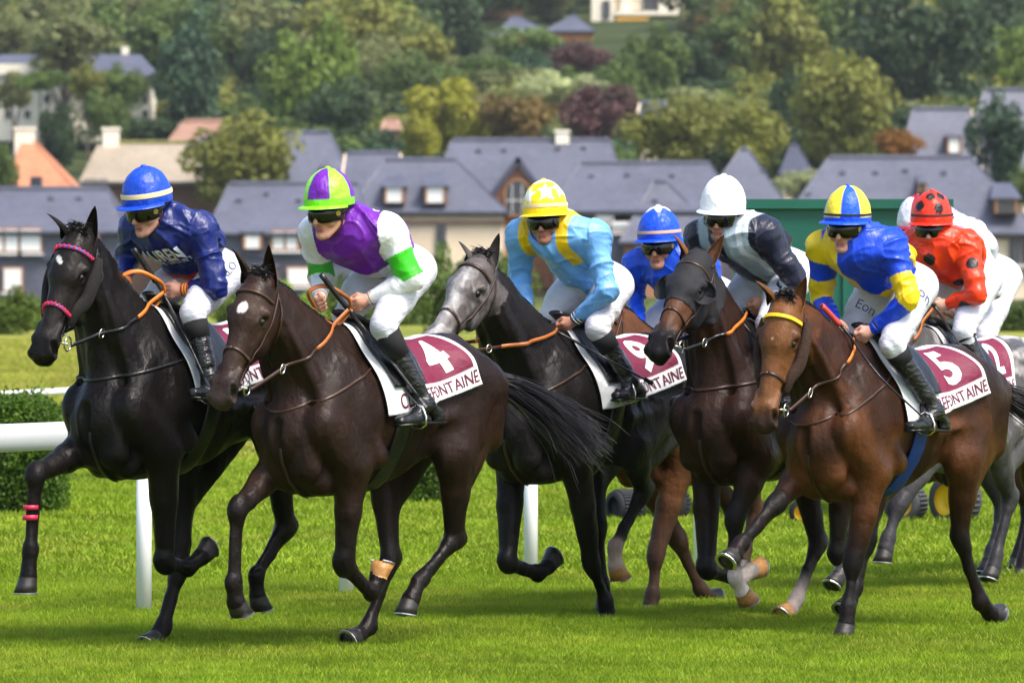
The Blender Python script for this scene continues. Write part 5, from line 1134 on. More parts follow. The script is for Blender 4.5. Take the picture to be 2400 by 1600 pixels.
    # ---- boots
    for s,k_,a_,to,he in((1,kL,aL,toe,hee),(-1,kR,aR,toR,heR)):
        ax=unit(a_-k_); kn=k_+ax*.045; n_=24
        top=k_+(a_-k_)*j.get('bt',.40)
        sb=MB(); sb.tube([kn,kn+(top-kn)*.5,top],[.066,.062,.056],20)
        sb.v=[tuple(V(*p)-O) for p in sb.v]; sb.build('gaiter',j.get('gaiter',M_sock),root,smooth=True)
        C=Body(); cs('b',top-ax*.0,k_*.25+a_*.75,.055,.049,k=.01); cs('b',k_*.25+a_*.75,a_,.049,.040,k=.015)
        ft=unit(to-he); cs('b',a_,he+ft*.03+V(0,0,.03),.038,.030,k=.03); cs('b',a_,he*.4+to*.6+V(0,0,.025),.037,.033,k=.03); cs('b',he*.4+to*.6+V(0,0,.022),to-ft*.02+V(0,0,.016),.034,.026,k=.02,side=S,w=1.25)
        cs('b',he+ft*.02+V(0,0,.012),he+ft*.05+V(0,0,.012),.026,.026,k=.015)
        vs,fs=surface(C,.008); nn=vnormals(vs,fs); vs=vs+nn*(.0030*((1-abs(vn(vs*V(1,1,1.8),24,j['seed']+8+s,warp=1.)))**2-.3))[:,None]
        bo=mesh_np('boot',vs-O,fs,M_boot,root,True)
        sl=MB(); sl.tube([he+V(0,0,-.012)-O,he*.5+to*.5+V(0,0,-.004)-O,to+V(0,0,-.006)-O],[.036,.033,.030],10,flat=.28,nrm=(0,0,1)); sl.build('sole',M_black,bo,smooth=True)
    # ---- helmet, cap silk, goggles
    hw,hl_,hh=.121,.143,.158; vsx=[];fsx=[];cl=[];na=72; ne=26; hcn=Hh(-.012,0,.072)
    def cap(azi,ele,r=1.0):
        return hcn+r*(f*math.cos(ele)*math.cos(azi)*hl_+l*math.cos(ele)*math.sin(azi)*hw+u*math.sin(ele)*hh)
    for i in range(ne+1):
        ele=math.radians(-11+101*i/ne); ele=min(ele,math.pi/2)
        for k in range(na):
            azi=2*math.pi*k/na; bump_=1.0+.006*math.sin(5*azi+i*.5)+.006*math.sin(9*azi-i*.9+j['seed'])*(i<ne-2); 
            if ele<math.radians(8): bump_+=.015
            bump_*=1+.03*abs(math.cos(azi*2))**8*0
            vsx.append(cap(azi,ele,bump_)-O); cl.append(j['cap'](math.degrees(azi) if azi<=math.pi else math.degrees(azi)-360,math.degrees(ele)))
    for i in range(ne): fsx+=[(i*na+k,i*na+(k+1)%na,(i+1)*na+(k+1)%na,(i+1)*na+k) for k in range(na)]
    hm=mesh_np('helmet',vsx,np.array(fsx),M_cap,root,True,np.array(cl))
    MB().lathe([(.014,-.006),(.016,.001),(.011,.007),(.0001,.009)],cap(0,math.pi/2,1.0)-O,axis=u,n=12).build('button',mat('cap_button_'+str(j['seed']),j['btn'],rough=.4),hm,smooth=True)
    # peak
    pv=[];pc=[]; n1=28
    for lay in(0,1):
        for r_ in range(5):
            for k in range(n1+1):
                azi=math.radians(-82+164*k/n1); p=cap(azi,math.radians(-8),1.0); ext=.050*(math.cos(azi)**.7 if math.cos(azi)>0 else 0)*(r_/4); fwd_=unit(f*math.cos(azi)*1.0+l*math.sin(azi)*.5)
                pv.append(p+fwd_*ext-u*(.012*(r_/4)**1.5+.004*lay+.002)-O); pc.append(j.get('peak',j['btn']))
    pf=[]
    for lay in(0,1):
        o_=lay*5*(n1+1)
        for r_ in range(4):
            for k in range(n1): 
                q_=(o_+r_*(n1+1)+k,o_+r_*(n1+1)+k+1,o_+(r_+1)*(n1+1)+k+1,o_+(r_+1)*(n1+1)+k); pf.append(q_)
    for k in range(n1): pf.append((4*(n1+1)+k,4*(n1+1)+k+1,5*(n1+1)+4*(n1+1)+k+1,5*(n1+1)+4*(n1+1)+k))
    mesh_np('peak',pv,np.array(pf),M_cap,hm,True,np.array(pc))
    if j.get('band'):
        bm_,lo_,hi_=j['band']; bp=[];
        vb=[];nn_=60
        for e_ in(lo_,(lo_+hi_)/2,hi_):
            for k in range(nn_): vb.append(cap(2*math.pi*k/nn_,math.radians(e_),1.035 if e_!=(lo_+hi_)/2 else 1.045)-O)
        mesh_np('helmet_band',vb,np.array([(i*nn_+k,i*nn_+(k+1)%nn_,(i+1)*nn_+(k+1)%nn_,(i+1)*nn_+k) for i in range(2) for k in range(nn_)]),bm_,hm,True)
    def goggles(dz,df,name):
        G=[];n2=30;rows=7
        for r_ in range(rows):
            v_=r_/(rows-1); zz=.028-(.068)*v_
            for k in range(n2+1):
                az_=math.radians(-80+160*k/n2); ca=math.cos(az_); nose=math.exp(-(az_/.16)**2)*.016*max(0,v_-.45)/.55
                R=.108+.007*math.sin(math.pi*v_); taper=1-.35*(abs(az_)/1.4)**3
                G.append(hc+f*(R*ca+.002+df)+l*(.090*math.sin(az_))+u*(zz*taper+nose*1.4+.000+dz)-O)
        F=[(i*(n2+1)+k,i*(n2+1)+k+1,(i+1)*(n2+1)+k+1,(i+1)*(n2+1)+k) for i in range(rows-1) for k in range(n2)]
        go=mesh_np(name,G,np.array(F),M_lens,root,True); mo=go.modifiers.new('s','SOLIDIFY'); mo.thickness=.006; mo.offset=-1
        tp=[V(*G[k]) for k in range(n2+1)]; bt_=[V(*G[(rows-1)*(n2+1)+k]) for k in range(n2+1)]
        MB().tube(tp,.0055,6).build('goggle_rim',M_gframe,go,smooth=True); MB().tube(bt_,.0030,6).build('goggle_rim',M_gframe,go,smooth=True)
        for s in(1,-1):
            c_=hc+f*(.040+df)+l*s*.0925+u*(.004+dz); MB().lathe([(.0145,0),(.0145,.003),(.0105,.0045),(.0001,.0045)],c_-O-l*s*.003+f*.002,axis=l*s+f*.35,n=18).build('goggle_badge',M_gold,go,smooth=False)
            st=[hc+f*.03+l*s*.088+u*dz,hc-f*.01+l*s*.100+u*(.016+dz*.8),hc-f*.07+l*s*.098+u*.045,hc-f*.13+l*s*.06+u*.05,hc-f*.155+u*.05]
            MB().tube([p-O for p in crom(st,5)],.011,6,flat=.25,nrm=[unit(p-hc) for p in crom(st,5)]).build('goggle_strap',M_bandk,go,smooth=True)
        return go
    goggles(0,0,'goggles')
    if j.get('spare',True):
        # second pair pushed up under the peak
        st=[Hh(.112*math.cos(a_),.100*math.sin(a_),.042) for a_ in np.linspace(-1.3,1.3,16)]; MB().tube([p-O for p in st],.014,8,flat=.45,nrm=[unit(p-hc) for p in st]).build('goggle_headband',M_gframe,root,smooth=True)
        MB().lathe([(.008,0),(.008,.003),(.0001,.003)],Hh(.126,0,.044)-O,axis=f,n=14).build('goggle_logo',M_chrome,root,smooth=False)
    # chin strap
    for s in(1,-1):
        st=[Hh(-.005,s*.090,.02),Hh(-.002,s*.088,-.03),Hh(.015,s*.066,-.085),Hh(.045,s*.0,-.118)]
        MB().tube([p-O for p in crom(st,6)],.006,6,flat=.5,nrm=l*s).build('chin_strap',mat('chin_webbing',(.05,.012,.012),rough=.7,noise=[(90,.7)]),root,smooth=True)
    j['O']=O; j['root']=root; j['fr']=fr
    h.setdefault('stir',[]).append((toe*.55+hee*.45,toR*.55+heR*.45))
    return j
M_cuff=mat('pale_blue_button',(.35,.55,.80),rough=.35)
def hands_of(j):
    fr=j['h']['fr']
    def one(key,s):
        hp=fr.L(*j['h'+key],.06*s) if j.get('h'+key) else None
        return hp
    hL=one('L',1); hR=one('R',-1)
    if hR is None: hR=V(hL[0],-.065,hL[2])
    return {1:hL,-1:hR}
# ================================================================== PATTERNS
def base_cols(D,c): return np.ones((D['n'],3))*V(*c)[None]
def star(x,y,r,n=5,rot=0):
    a=np.arctan2(y,x)+rot; d=np.hypot(x,y); p=2*np.pi/n; q=np.abs(((a+p/2)%p)-p/2); ri=.42*r
    # edge between outer tip (r,0) and inner (ri cos, ri sin)
    X=d*np.cos(q); Y=d*np.sin(q); ax_,ay=r,0.; bx,by=ri*np.cos(p/2),ri*np.sin(p/2)
    return ((bx-ax_)*(Y-ay)-(by-ay)*(X-ax_))>0
NAVY=(.004,.012,.125); RED=(.55,.010,.012)
def silk1(D):
    c=base_cols(D,NAVY); T=D['tag']; t=D['ts']; tor=T=='torso'
    c[tor&((t>.90)|((t>.60+.04*np.sin(D['lat']*14))&(D['dors']<-.06)))]=RED; c[T=='collar']=(.62,.05,.05)
    fo=(T=='foL')|(T=='foR'); c[fo&(D['t']>.80)]=RED
    return c
PUR=(.15,.012,.36); WH=(.82,.82,.84); GRN=(.04,.50,.012)
def silk2(D):
    c=base_cols(D,PUR); T=D['tag']; t=D['ts']; tor=T=='torso'
    up=(T=='upL')|(T=='upR'); fo=(T=='foL')|(T=='foR'); c[up|fo]=WH; c[up&(D['t']>.48)&(D['t']<.97)]=GRN
    c[tor&(D['dors']<-.05)&(t>.50)&(t<.70)]=WH
    d=D['dors']>.05; c[tor&d&(abs(D['lat']+.02)<.045)&(t<.55)]=WH; c[tor&d&(t>.12)&(t<.26)&(abs(D['lat']+.02)<.13)]=WH
    return c
LB=(.17,.42,.80); YE=(.85,.55,.006)
def silk3(D):
    c=base_cols(D,LB); T=D['tag']; tor=T=='torso'; w=abs(abs(D['lat'])-.115)<.028
    c[(tor|(T=='collar')|(T=='upL')|(T=='upR'))&w&(D['ts']<.33)&(D['ts']>-.5)]=YE
    c[(T=='collar')]=(.05,.14,.42)
    return c
RB=(.006,.07,.62)
def silk4(D):
    c=base_cols(D,RB); c[(D['tag']=='torso')&star(D['lat'],D['ts']*.45-.04,.07)&(D['dors']<0)]=WH; c[D['tag']=='collar']=(.45,.6,.8)
    for s in (1,-1): c[(D['tag']==('upL' if s>0 else 'upR'))&(D['t']<.3)&star(D['v'][:,0]-D['v'][:,0].mean(),D['lat']-s*.24,.03)]=WH
    return c
GR=(.36,.44,.50); DN=(.012,.014,.032)
def silk5(D):
    c=base_cols(D,DN); T=D['tag']; tor=(T=='torso')|(T=='collar'); l=D['lat']
    c[tor]=(.34,.42,.48); c[tor&(abs(l+.01)<.050)&(D['dors']<.09)]=DN; c[tor&(l>.165)]=DN; c[tor&(l<-.17)]=DN; c[tor&(D['dors']>.05)&(abs(l-.09)<.03)]=DN; c[tor&(abs(l-.125)<.012)]=(.62,.68,.72)
    up=(T=='upL')|(T=='upR'); c[up]=DN; c[up&(D['dors']>.02)&(D['t']>.35)]=(.42,.50,.57); fo=(T=='foL')|(T=='foR'); c[fo&(D['t']>.15)]=(.50,.58,.64); c[fo&(abs(D['t']-.45)<.12)]=DN
    return c
BL=(.006,.055,.62); YL=(.85,.58,.015)
def silk6(D):
    c=base_cols(D,BL); T=D['tag']; tor=(T=='torso'); l=D['lat']
    c[tor&(l<-.02)&(l>-.13)&(D['dors']<.10)]=YL; c[tor&((D['ts']>.80)|((D['ts']>.62)&(D['dors']<-.06)))]=YL; c[tor&(D['dors']>.03)&(D['ts']>.35)&(l>-.05)]=YL; c[(T=='collar')&(l<0)]=YL
    up=(T=='upL')|(T=='upR'); c[up&(D['t']>.55)]=YL; c[((T=='foL')|(T=='foR'))&(D['t']<.10)]=YL; c[(T=='upR')&(D['t']<.2)]=YL
    return c
OR=(.85,.045,.006)
def dots(P_,n,r,seed,lo,hi):
    rr=np.random.RandomState(seed); m=np.zeros(len(P_),bool)
    for k in rr.permutation(len(P_))[:n*6]:
        pass
    return m
def silk7(D):
    c=base_cols(D,OR); v=D['v']; rr=np.random.RandomState(5); pts=[]
    for k in rr.permutation(len(v)):
        if all(np.linalg.norm(v[k]-p)>.25 for p in pts): pts.append(v[k]); c[np.linalg.norm(v-v[k],axis=1)<.036]=(.006,.005,.006)
        if len(pts)>14: break
    return c
def silk8(D):
    c=base_cols(D,(.55,.57,.66)); v=D['v']; rr=np.random.RandomState(8); pts=[]; up=(D['tag']!='torso'); c[up]=(.74,.75,.80)
    for k in rr.permutation(len(v)):
        if all(np.linalg.norm(v[k]-p)>.10 for p in pts): pts.append(v[k]); c[np.linalg.norm(v-v[k],axis=1)<.018]=(.20,.01,.03)
        if len(pts)>40: break
    return c
def cap1(a,e): return (.008,.06,.52)
def cap2(a,e):
    if e<2: return (.20,.72,.02)
    return PUR if (-20<a<42 or 95<a<140 or -150<a<-100 ) and e<84 else (.30,.82,.03)
def cap3(a,e):
    y=(.95,.68,.01)
    for (a0,e0) in ((22,38),(-38,30),(80,42),(140,34),(-100,36),(-160,34),(30,80)):
        x_=((a-a0+180)%360-180)*math.cos(math.radians(e0))/26; 
        if star(np.array([x_]),np.array([(e-e0)/26]),1.0,rot=-math.pi/2)[0]: return (.84,.86,.80)
    return y
def cap4(a,e):
    m=abs((((a-20)+36)%72)-36)
    return WH if e>52+m*.55 else RB
def cap5(a,e): return (.88,.88,.90)
def cap6(a,e):
    if e<0: return (.008,.07,.66)
    return (.008,.09,.70) if (5<a<55 or 120<a<175 or -55-60<a<-50) else (.88,.70,.05)
def cap7(a,e):
    for (a0,e0,r) in ((34,22,14),(60,56,13),(5,56,13),(100,30,14),(-30,28,14),(160,30,14),(-80,50,14),(-130,30,14)):
        if math.hypot(((a-a0+180)%360-180)*math.cos(math.radians(e0)),e-e0)<r: return (.006,.005,.006)
    return (.85,.035,.008)
def cap8(a,e): return (.75,.75,.82) if a<10 and e<70 else (.30,.01,.03)
def star_white(hx,hy,rx,ry,rot=0,jag=0):
    def fn(cols,vs,hp,ish,nn,lf):
        x=hp[:,2]-hy; y=(hp[:,0]*.62-hx); x,y=x*math.cos(rot)-y*math.sin(rot),x*math.sin(rot)+y*math.cos(rot)
        d=np.hypot(x/rx,y/ry)+jag*vn(vs,60,4)+.12*vn(vs,90,2); return mixc(cols,(.68,.66,.64),(1-sm(.8,1.15,d))*(ish&(hp[:,1]>-.07)))
    return fn
def flank_tone(cols,vs,k,col):
    return mixc(cols,col,k)
def c_h1(cols,vs,hp,ish,nn,lf):
    cols=star_white(.135,-.020,.012,.034,.75,.25)(cols,vs,hp,ish,nn,lf)
    d=np.linalg.norm((hp-np.array([.90,-.125,.03]))*np.array([.62,1,1]),axis=1)+.010*vn(vs,55,8); m=(1-sm(.018,.034,d))*ish; return mixc(cols,(.58,.40,.38),m)
def c_h2(cols,vs,hp,ish,nn,lf):
    cols=mixc(cols,(.010,.005,.004),ish*sm(.0,.9,vn(vs,15,33))*.6); cols=mixc(cols,(.060,.034,.022),ish*sm(.2,.9,vn(vs,11,34))*.5)
    cols=star_white(.155,.0,.026,.030)(cols,vs,hp,ish,nn,lf); m=sm(.6,1,hp[:,0])*ish; cols=mixc(cols,(.050,.030,.024),m*.5)
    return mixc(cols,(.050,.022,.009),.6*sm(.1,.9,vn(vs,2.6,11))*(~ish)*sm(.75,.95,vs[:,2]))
def c_h3(cols,vs,hp,ish,nn,lf):
    n_=.5+.5*vn(vs,18,3); n2=.5+.5*vn(vs,42,5); wz=np.exp(-(hp[:,2]/.034)**2)*sm(-.12,-.05,hp[:,1])
    g=mixc(np.ones_like(cols)*V(.085,.072,.068),(.50,.48,.47),np.clip(wz*.75*sm(.0,.25,hp[:,0])+.30*sm(.35,.8,n_)+.25*sm(.5,.9,n2),0,1)); g=mixc(g,(.040,.030,.028),np.clip(sm(.50,.80,n_*.5+n2*.6)*.85-wz*.35,0,1))
    m=ish*(sm(.06,.16,hp[:,0])*sm(-.25,-.13,hp[:,1])); cols=mixc(cols,(.15,.13,.125),ish*.5*(1-m)); cols=cols*(1-m[:,None])+g*m[:,None]
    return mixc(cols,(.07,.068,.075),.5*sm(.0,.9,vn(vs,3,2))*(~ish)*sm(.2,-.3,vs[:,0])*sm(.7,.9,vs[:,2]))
def c_h5(cols,vs,hp,ish,nn,lf):
    cols=mixc(cols,(.006,.004,.003),.6*sm(-.1,.9,vn(vs,3.4,23))*(~ish))
    cols=mixc(cols,(.010,.008,.008),sm(.66,.80,hp[:,0])*ish); 
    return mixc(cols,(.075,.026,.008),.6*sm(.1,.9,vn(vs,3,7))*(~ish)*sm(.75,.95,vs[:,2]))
def c_h6(cols,vs,hp,ish,nn,lf):
    cols=mixc(cols,(.014,.006,.004),.75*sm(-.1,.9,vn(vs,3.4,21)+.4*vn(vs,9,22))*(~ish))  # dark coat mottling that also paints in the deep shade on the chest
    cols=mixc(cols,(.19,.078,.026),ish*sm(-.16,-.02,hp[:,1])*.55); cols=mixc(cols,(.035,.014,.008),ish*sm(.1,.9,vn(vs,14,31))*.55); cols=mixc(cols,(.020,.012,.010),sm(.82,.93,hp[:,0])*ish*.85)
    d=np.hypot(hp[:,2]-.0,(hp[:,0]-.30)*.62); cols=mixc(cols,(.6,.45,.3),(1-sm(.004,.008,d))*ish*(hp[:,1]>-.06))
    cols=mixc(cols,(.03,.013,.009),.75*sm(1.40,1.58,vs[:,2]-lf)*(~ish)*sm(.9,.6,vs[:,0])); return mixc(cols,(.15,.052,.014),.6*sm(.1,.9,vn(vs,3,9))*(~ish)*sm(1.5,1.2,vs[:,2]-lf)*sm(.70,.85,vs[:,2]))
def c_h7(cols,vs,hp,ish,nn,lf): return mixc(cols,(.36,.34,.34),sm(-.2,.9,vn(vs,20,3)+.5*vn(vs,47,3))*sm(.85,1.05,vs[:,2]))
# ================================================================== HORSES
BK=(.0052,.0038,.0036)
H1=dict(seed=1,legbands=[((72,1183),(72,1194)),((71,1206),(71,1218))],fr=Fr(335,742,35.0),coat=BK,face=(.012,.009,.008),poll=(168,548),muz=(92,812),ears=[(109,500),(223,482)],colfn=c_h1,cloth='3',
 legs=dict(fr=[(83,1112),(70,1289),(66,1350),(66,1425)],fl=[(387,1318),(442,1330),(470,1306),(505,1284)],hr=[(419,1335),(383,1468),(368,1492),(346,1522)],hl=[(668,1238),(600,1349),(603,1395),(610,1445)]),
 bridle=M_black,bandmat=mat('blue_band',(.10,.08,.35),rough=.5),nosemat=mat('blue_band',(.10,.08,.35),rough=.5),studs='stripe',studmat=mat('red_band',(.55,.02,.07),rough=.5),fuzz=M_fuzz,lipcol=(.05,.03,.03),gripmat=M_orange,reinmat=M_black,reinsplit=.62,bight=True,
 label='black racehorse galloping at the far left, with a red and blue striped browband',tail=[(-1.0,.0,1.40),(-1.2,.0,1.30)],ntail=120)
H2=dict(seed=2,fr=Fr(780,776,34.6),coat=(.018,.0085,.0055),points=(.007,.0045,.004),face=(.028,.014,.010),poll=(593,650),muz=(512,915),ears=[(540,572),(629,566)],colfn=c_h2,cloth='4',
 legs=dict(fr=[(557,1194),(548,1366),(553,1408),(570,1478)],fl=[(806,1322),(872,1388),(886,1352),(893,1312)],hr=[(914,1315),(863,1468),(838,1490),(802,1520)],hl=[(1064,1264),(987,1356),(961,1404),(953,1462)]),
 bridle=M_brown,gripmat=M_tan,reinmat=M_brown,lighthoof=('fl',),muzcol=(.030,.022,.022),
 label='dark brown racehorse wearing number four, with a round white star on its forehead',tail=[(-.95,.05,1.30),(-1.04,.24,1.18),(-1.07,.40,1.06),(-1.09,.54,.95)],ntail=460,bight=True)
H3=dict(seed=3,fr=Fr(1290,775,37.3),coat=(.010,.008,.008),points=(.0045,.004,.004),face=(.07,.058,.054),muzcol=(.12,.11,.11),earcol=(.13,.11,.105),eartip=(.02,.018,.018),poll=(1116,598),muz=(1004,800),ears=[(1076,570),(1170,546)],colfn=c_h3,cloth='9',
 legs=dict(fr=[(1190,1318),(1262,1342),(1282,1328),(1320,1295)],fl=[(1387,1320),(1420,1412),(1424,1436),(1424,1466)],hl=[(1508,1150),(1441,1283),(1443,1325),(1458,1400)],hr=[(1400,1230),(1412,1370),(1418,1400),(1420,1440)]),
 bridle=M_brown,lighthoof=('hl',),socks=dict(hl=(.45,.33,.28)),reinsplit=.45,gripmat=M_tan,
 label='dark grey racehorse wearing number nine, its face mottled white and grey')
H4=dict(seed=4,fr=Fr(1560,800,38.8),coat=(.10,.040,.016),points=(.018,.011,.009),face=(.10,.04,.016),upper=(.05,.02,.01),poll=(1408,700),muz=(1340,880),vox=.013,cloth='7',
 legs=dict(fl=[(1538,1300),(1530,1395),(1524,1420),(1517,1450)],fr=[(1588,1262),(1642,1378),(1658,1398),(1682,1412)],hl=[(1770,1200),(1745,1290),(1742,1310),(1740,1330)],hr=[(1715,1190),(1722,1280),(1725,1300),(1728,1320)]),
 label='reddish bay racehorse mostly hidden behind the dark grey one, chest and forelegs showing',ntail=60,legcol=(.05,.026,.018))
H5=dict(seed=5,fr=Fr(1745,775,37.0),coat=(.022,.009,.005),points=(.010,.008,.009),face=(.085,.035,.016),earcol=(.17,.07,.028),poll=(1625,592),muz=(1540,800),mlat=.05,ears=[(1577,548),(1697,550)],colfn=c_h5,cloth='6',
 legs=dict(fr=[(1657,1332),(1735,1358),(1760,1338),(1802,1340)],fl=[(1722,1214),(1724,1352),(1740,1385),(1757,1430)],hr=[(1917,1276),(1867,1402),(1850,1428),(1820,1465)],hl=[(1960,1290),(1975,1240),(1990,1260),(2000,1290)]),
 socks=dict(fr=(.62,.52,.47),fl=(.62,.52,.47),hr=(.66,.52,.48)),longsock='hr',lighthoof=('fr','fl','hr'),hood=True,muzcol=(.02,.018,.018),lipcol=(.30,.27,.25),bridle=M_brown,gripmat=M_orange,reinmat=M_black,forelock=False,crest=.02,
 label='dark bay racehorse in a black hood with blinker cups around its eyes')
H6=dict(seed=6,fr=Fr(2000,802,35.9),coat=(.078,.027,.008),points=(.007,.005,.005),face=(.115,.042,.014),upper=(.035,.013,.007),earcol=(.15,.06,.02),poll=(1828,706),muz=(1782,978),ears=[(1766,652),(1886,662)],colfn=c_h6,cloth='5',
 legs=dict(fr=[(1818,1182),(1738,1272),(1722,1298),(1700,1330)],fl=[(2001,1318),(1988,1425),(1984,1462),(1978,1508)],hr=[(2030,1265),(2003,1380),(1992,1408),(1975,1440)],hl=[(2250,1260),(2298,1408),(2320,1436),(2362,1462)]),
 bridle=M_brown,bandmat=mat('yellow_band',(.80,.50,.01),rough=.4),studs='beads',studmat=mat('yellow_bead',(.9,.6,.02),rough=.35),fuzz=M_fuzzb,gripmat=M_orange,reinmat=M_brown,reinsplit=.72,girthmat=mat('blue_girth',(.003,.035,.21),rough=.6),muzcol=(.03,.02,.018),lipcol=(.20,.15,.13),forelock=True,
 label='bright bay racehorse wearing a yellow beaded browband and a blue girth',tail=[(-1.0,.05,1.28),(-1.15,.3,1.12),(-1.3,.5,1.05)],ntail=200)
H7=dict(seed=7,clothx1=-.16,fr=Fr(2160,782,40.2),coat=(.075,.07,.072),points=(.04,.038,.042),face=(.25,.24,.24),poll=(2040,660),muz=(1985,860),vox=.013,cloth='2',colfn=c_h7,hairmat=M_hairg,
 hs=1.0,legs=dict(fl=[(2105,1185),(2080,1262),(2075,1285),(2072,1325)],fr=[(1985,1220),(1975,1330),(1965,1350),(1955,1372)],hl=[(2368,1170),(2335,1300),(2328,1330),(2318,1372)],hr=[(2350,1190),(2325,1290),(2318,1315),(2312,1345)]),
 label='pale dappled grey racehorse ridden by the jockey in red with black spots',ntail=60,legcol=(.035,.033,.037))
H8=dict(seed=8,fr=Fr(2255,812,42.0),coat=(.10,.040,.016),points=(.015,.010,.010),face=(.10,.04,.016),poll=(2150,700),muz=(2100,880),vox=.013,cloth='8',
 legs=dict(fl=[(2200,1090),(2228,1122),(2240,1112),(2250,1096)],fr=[(2150,1080),(2176,1112),(2188,1102),(2198,1086)],hl=[(2420,1180),(2400,1310),(2396,1335),(2390,1365)],hr=[(2410,1180),(2390,1290),(2385,1310),(2380,1340)]),
 label='chestnut brown racehorse at the back, its rump showing behind the pale grey one',ntail=60)
J1=dict(seed=11,h=H1,head=(345,494),sL=(468,535),sR=(312,535),eL=(506,672),wL=(432,678),hL=(385,684),eR=(300,612),wR=(290,668),hR=(298,688),hip=(512,640),kL=(452,735),kR=(358,705),aL=(492,888),toe=(448,928),heel=(540,938),
 yaw=2,pitch=20,roll=0,silk=silk1,cap=cap1,btn=(.008,.06,.52),band=(M_band,3,12),spare=False,skin=(.56,.28,.20),text=[dict(txt='LAUREN',size=.072,ts0=.20,l0=.010,mt=M_lace,ex=.98,sy=1.9,bold=.002),dict(txt='BLANZONE - LEETSTUNT',size=.024,ts0=.37,l0=.015,mt=M_lace,sy=1.7)],
 cuff=[(.012,mat('red_cuff',RED,rough=.5)),(.011,mat('yellow_cuff',(.85,.45,.05),rough=.5)),(.006,mat('red_cuff',RED,rough=.5)),(.011,mat('yellow_cuff',(.85,.45,.05),rough=.5)),(.010,mat('red_cuff',RED,rough=.5))],btext=[('GALO',.06,.10,1,1.2,False)],
 label='jockey in navy blue silks with LAUREN across the chest and a royal blue cap')
J2=dict(seed=12,h=H2,head=(770,500),sL=(905,535),sR=(738,548),eL=(966,655),wL=(866,700),hL=(822,720),eR=(752,645),wR=(750,698),hR=(738,722),hip=(962,632),kL=(898,762),kR=(812,742),aL=(996,945),toe=(932,994),heel=(1036,984),
 yaw=4,pitch=14,silk=silk2,cap=cap2,btn=(.30,.82,.03),peak=(.25,.78,.02),skin=(.62,.30,.20),cuff=[(.030,M_white),(.012,mat('skin_tape',(.65,.38,.24),rough=.7))],
 label='jockey in purple silks with green banded white sleeves and a green and purple cap')
J3=dict(seed=13,h=H3,head=(1278,520),sL=(1392,548),sR=(1222,545),eL=(1422,685),wL=(1346,750),hL=(1308,770),eR=(1216,645),wR=(1238,742),hR=(1262,762),hip=(1428,668),kL=(1400,770),kR=(1290,742),aL=(1478,895),toe=(1440,935),heel=(1508,928),
 yaw=24,pitch=10,roll=3,silk=silk3,cap=cap3,btn=(.95,.65,.01),band=(M_band,3,10),skin=(.42,.19,.12),stubble=.35,buttons=True,breech=(.70,.68,.72),cuff=[(.010,M_bandk),(.008,M_white),(.010,M_bandk),(.008,M_white),(.010,M_bandk)],
 label='jockey in light blue silks with yellow braces and a yellow cap with white stars')
J4=dict(seed=14,h=H4,head=(1545,578),sL=(1650,610),sR=(1490,620),eL=(1690,730),wL=(1600,790),hL=(1565,800),eR=(1487,690),wR=(1500,760),hR=(1520,790),hip=(1680,700),kL=(1640,820),aL=(1720,950),toe=(1680,990),heel=(1750,985),
 yaw=22,pitch=12,roll=2,silk=silk4,cap=cap4,btn=(.8,.8,.85),peak=(.006,.07,.62),band=(M_peach,2,8),skin=(.50,.24,.15),stubble=.2,far=False,
 label='jockey in plain royal blue silks, half hidden behind the hooded horse')
J5=dict(seed=15,h=H5,head=(1693,510),sL=(1792,545),sR=(1640,550),eL=(1862,655),wL=(1795,705),hL=(1752,732),eR=(1650,640),wR=(1690,715),hR=(1718,738),hip=(1858,640),kL=(1800,760),kR=(1712,740),aL=(1880,910),toe=(1830,950),heel=(1915,945),
 yaw=20,pitch=15,roll=-3,silk=silk5,cap=cap5,btn=(.88,.88,.9),skin=(.50,.24,.15),stubble=.3,cuff=[(.02,M_white)],
 label='jockey in grey and navy striped silks and a plain white cap')
J6=dict(seed=16,h=H6,head=(1984,537),sL=(2088,575),sR=(1928,578),eL=(2128,700),wL=(2046,772),hL=(2002,792),eR=(1925,700),wR=(1955,752),hR=(1972,768),hip=(2140,672),kL=(2092,808),kR=(1996,782),aL=(2192,962),toe=(2128,1006),heel=(2220,1004),
 yaw=14,pitch=12,roll=-2,silk=silk6,cap=cap6,btn=(.008,.09,.7),peak=(.008,.08,.66),band=(M_bandk,1,5),skin=(.58,.30,.22),cuff=[(.014,M_bandk),(.02,mat('blue_cuff',BL,rough=.5))],btext=[('Eon',.09,.12,1,1.1,True),('Eon',.075,.16,-1,1.,True)],bt=.26,
 label='jockey in blue and yellow quartered silks holding a red whip')
J7=dict(seed=17,h=H7,head=(2184,538),sL=(2265,575),sR=(2128,575),eL=(2290,690),wL=(2222,712),hL=(2188,722),eR=(2130,680),wR=(2165,705),hR=(2170,722),hip=(2300,650),kL=(2258,778),aL=(2318,905),toe=(2275,940),heel=(2345,930),
 yaw=24,pitch=12,silk=silk7,cap=cap7,btn=(.85,.035,.008),peak=(.85,.03,.01),band=(mat('dark_elastic',(.06,.01,.01),rough=.6),3,8),skin=(.62,.34,.25),far=False,bt=.05,
 label='jockey in bright red silks with black spots and a spotted red cap')
J8=dict(seed=18,h=H8,head=(2150,545),sL=(2280,545),eL=(2330,680),wL=(2280,720),hL=(2250,740),hip=(2345,650),kL=(2310,790),aL=(2372,915),toe=(2340,945),heel=(2400,940),
 yaw=10,pitch=14,silk=silk8,cap=cap8,btn=(.3,.01,.03),far=True,skin=(.5,.26,.18),bt=.05,
 label='jockey in white silks with maroon stars behind the red spotted jockey')
PAIRS=[(H1,J1),(H2,J2),(H3,J3),(H4,J4),(H5,J5),(H6,J6),(H7,J7),(H8,J8)]
import os
ONLY=os.environ.get('ONLY')
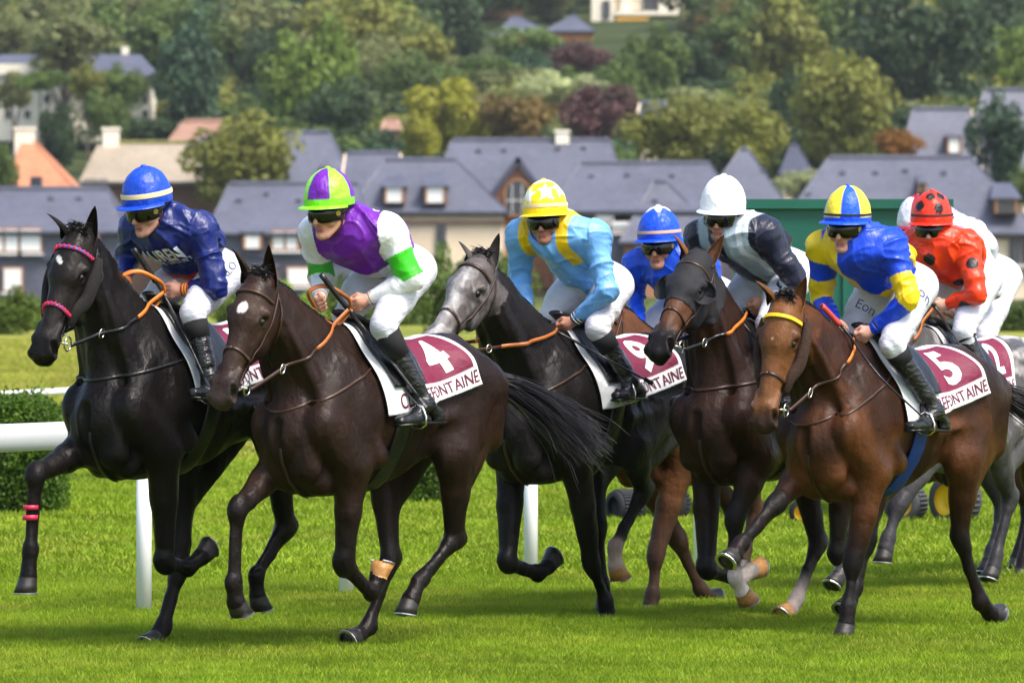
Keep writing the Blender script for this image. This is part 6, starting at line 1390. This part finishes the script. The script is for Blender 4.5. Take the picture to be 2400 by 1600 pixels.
for i_,(h_,j_) in enumerate(PAIRS):
    if ONLY and str(i_+1) not in ONLY: continue
    h_['hands']=hands_of(j_); build_horse(h_); build_jockey(j_)
    for (a_,b_),s_ in zip([h_['stir'][0]],(1,)):
        h_['stirrup'](1,a_-V(0,0,.01)); h_['stirrup'](-1,b_-V(0,0,.01))
    print('pair',i_+1,round(time.time()-T0,1))
# whips, each held by its jockey
def whip(fr,pts,lats,rs,m,label,grip=None):
    P3=[fr.L(*p,l) for p,l in zip(pts,lats)]; o=P3[0]; root=empty('riding_whip',fr.W(o),fr.rz,label=label,cat='whip')
    c=crom(P3,6); n=len(c); MB().tube([p-o for p in c],[rs[0]+(rs[1]-rs[0])*i/(n-1) for i in range(n)],8).build('shaft',m,root,smooth=True)
    g=int(n*.36); MB().tube([p-o for p in c[:g]],[rs[0]*1.45]*g,8).build('grip',grip or m,root,smooth=True)
    MB().tube([c[-1]-o,c[-1]-o+unit(c[-1]-c[-3])*.06],.014,6,flat=.3,nrm=(0,1,0)).build('flap',m,root)
if not ONLY:
    whip(H1['fr'],[(312,582),(352,640),(392,705),(440,800),(480,885)],[-.02,.02,.08,.26,.40],(.011,.005),M_black,'long black whip held by the jockey in navy blue')
    whip(H2['fr'],[(752,643),(800,705),(850,765),(920,850),(984,932)],[.0,.04,.10,.28,.42],(.010,.005),M_black,'thin black whip held by the jockey in purple')
    whip(H3['fr'],[(1225,718),(1275,760),(1330,790),(1420,840),(1510,888)],[.0,.04,.12,.34,.44],(.009,.006),M_black,'black whip held by the jockey in light blue')
    whip(H5['fr'],[(1690,690),(1722,735),(1760,780),(1800,830)],[.0,.04,.12,.3],(.010,.005),M_black,'black whip held by the jockey in the white cap')
    whip(H6['fr'],[(1926,716),(1960,752),(1988,782),(2060,880),(2160,975)],[.0,.02,.07,.30,.43],(.011,.005),M_black,'whip with a pale red grip held by the jockey in blue and yellow',grip=M_red)
    whip(H7['fr'],[(2170,690),(2195,725),(2225,770),(2262,830)],[.02,.08,.2,.34],(.010,.005),M_black,'dark whip held by the jockey in red with black spots')
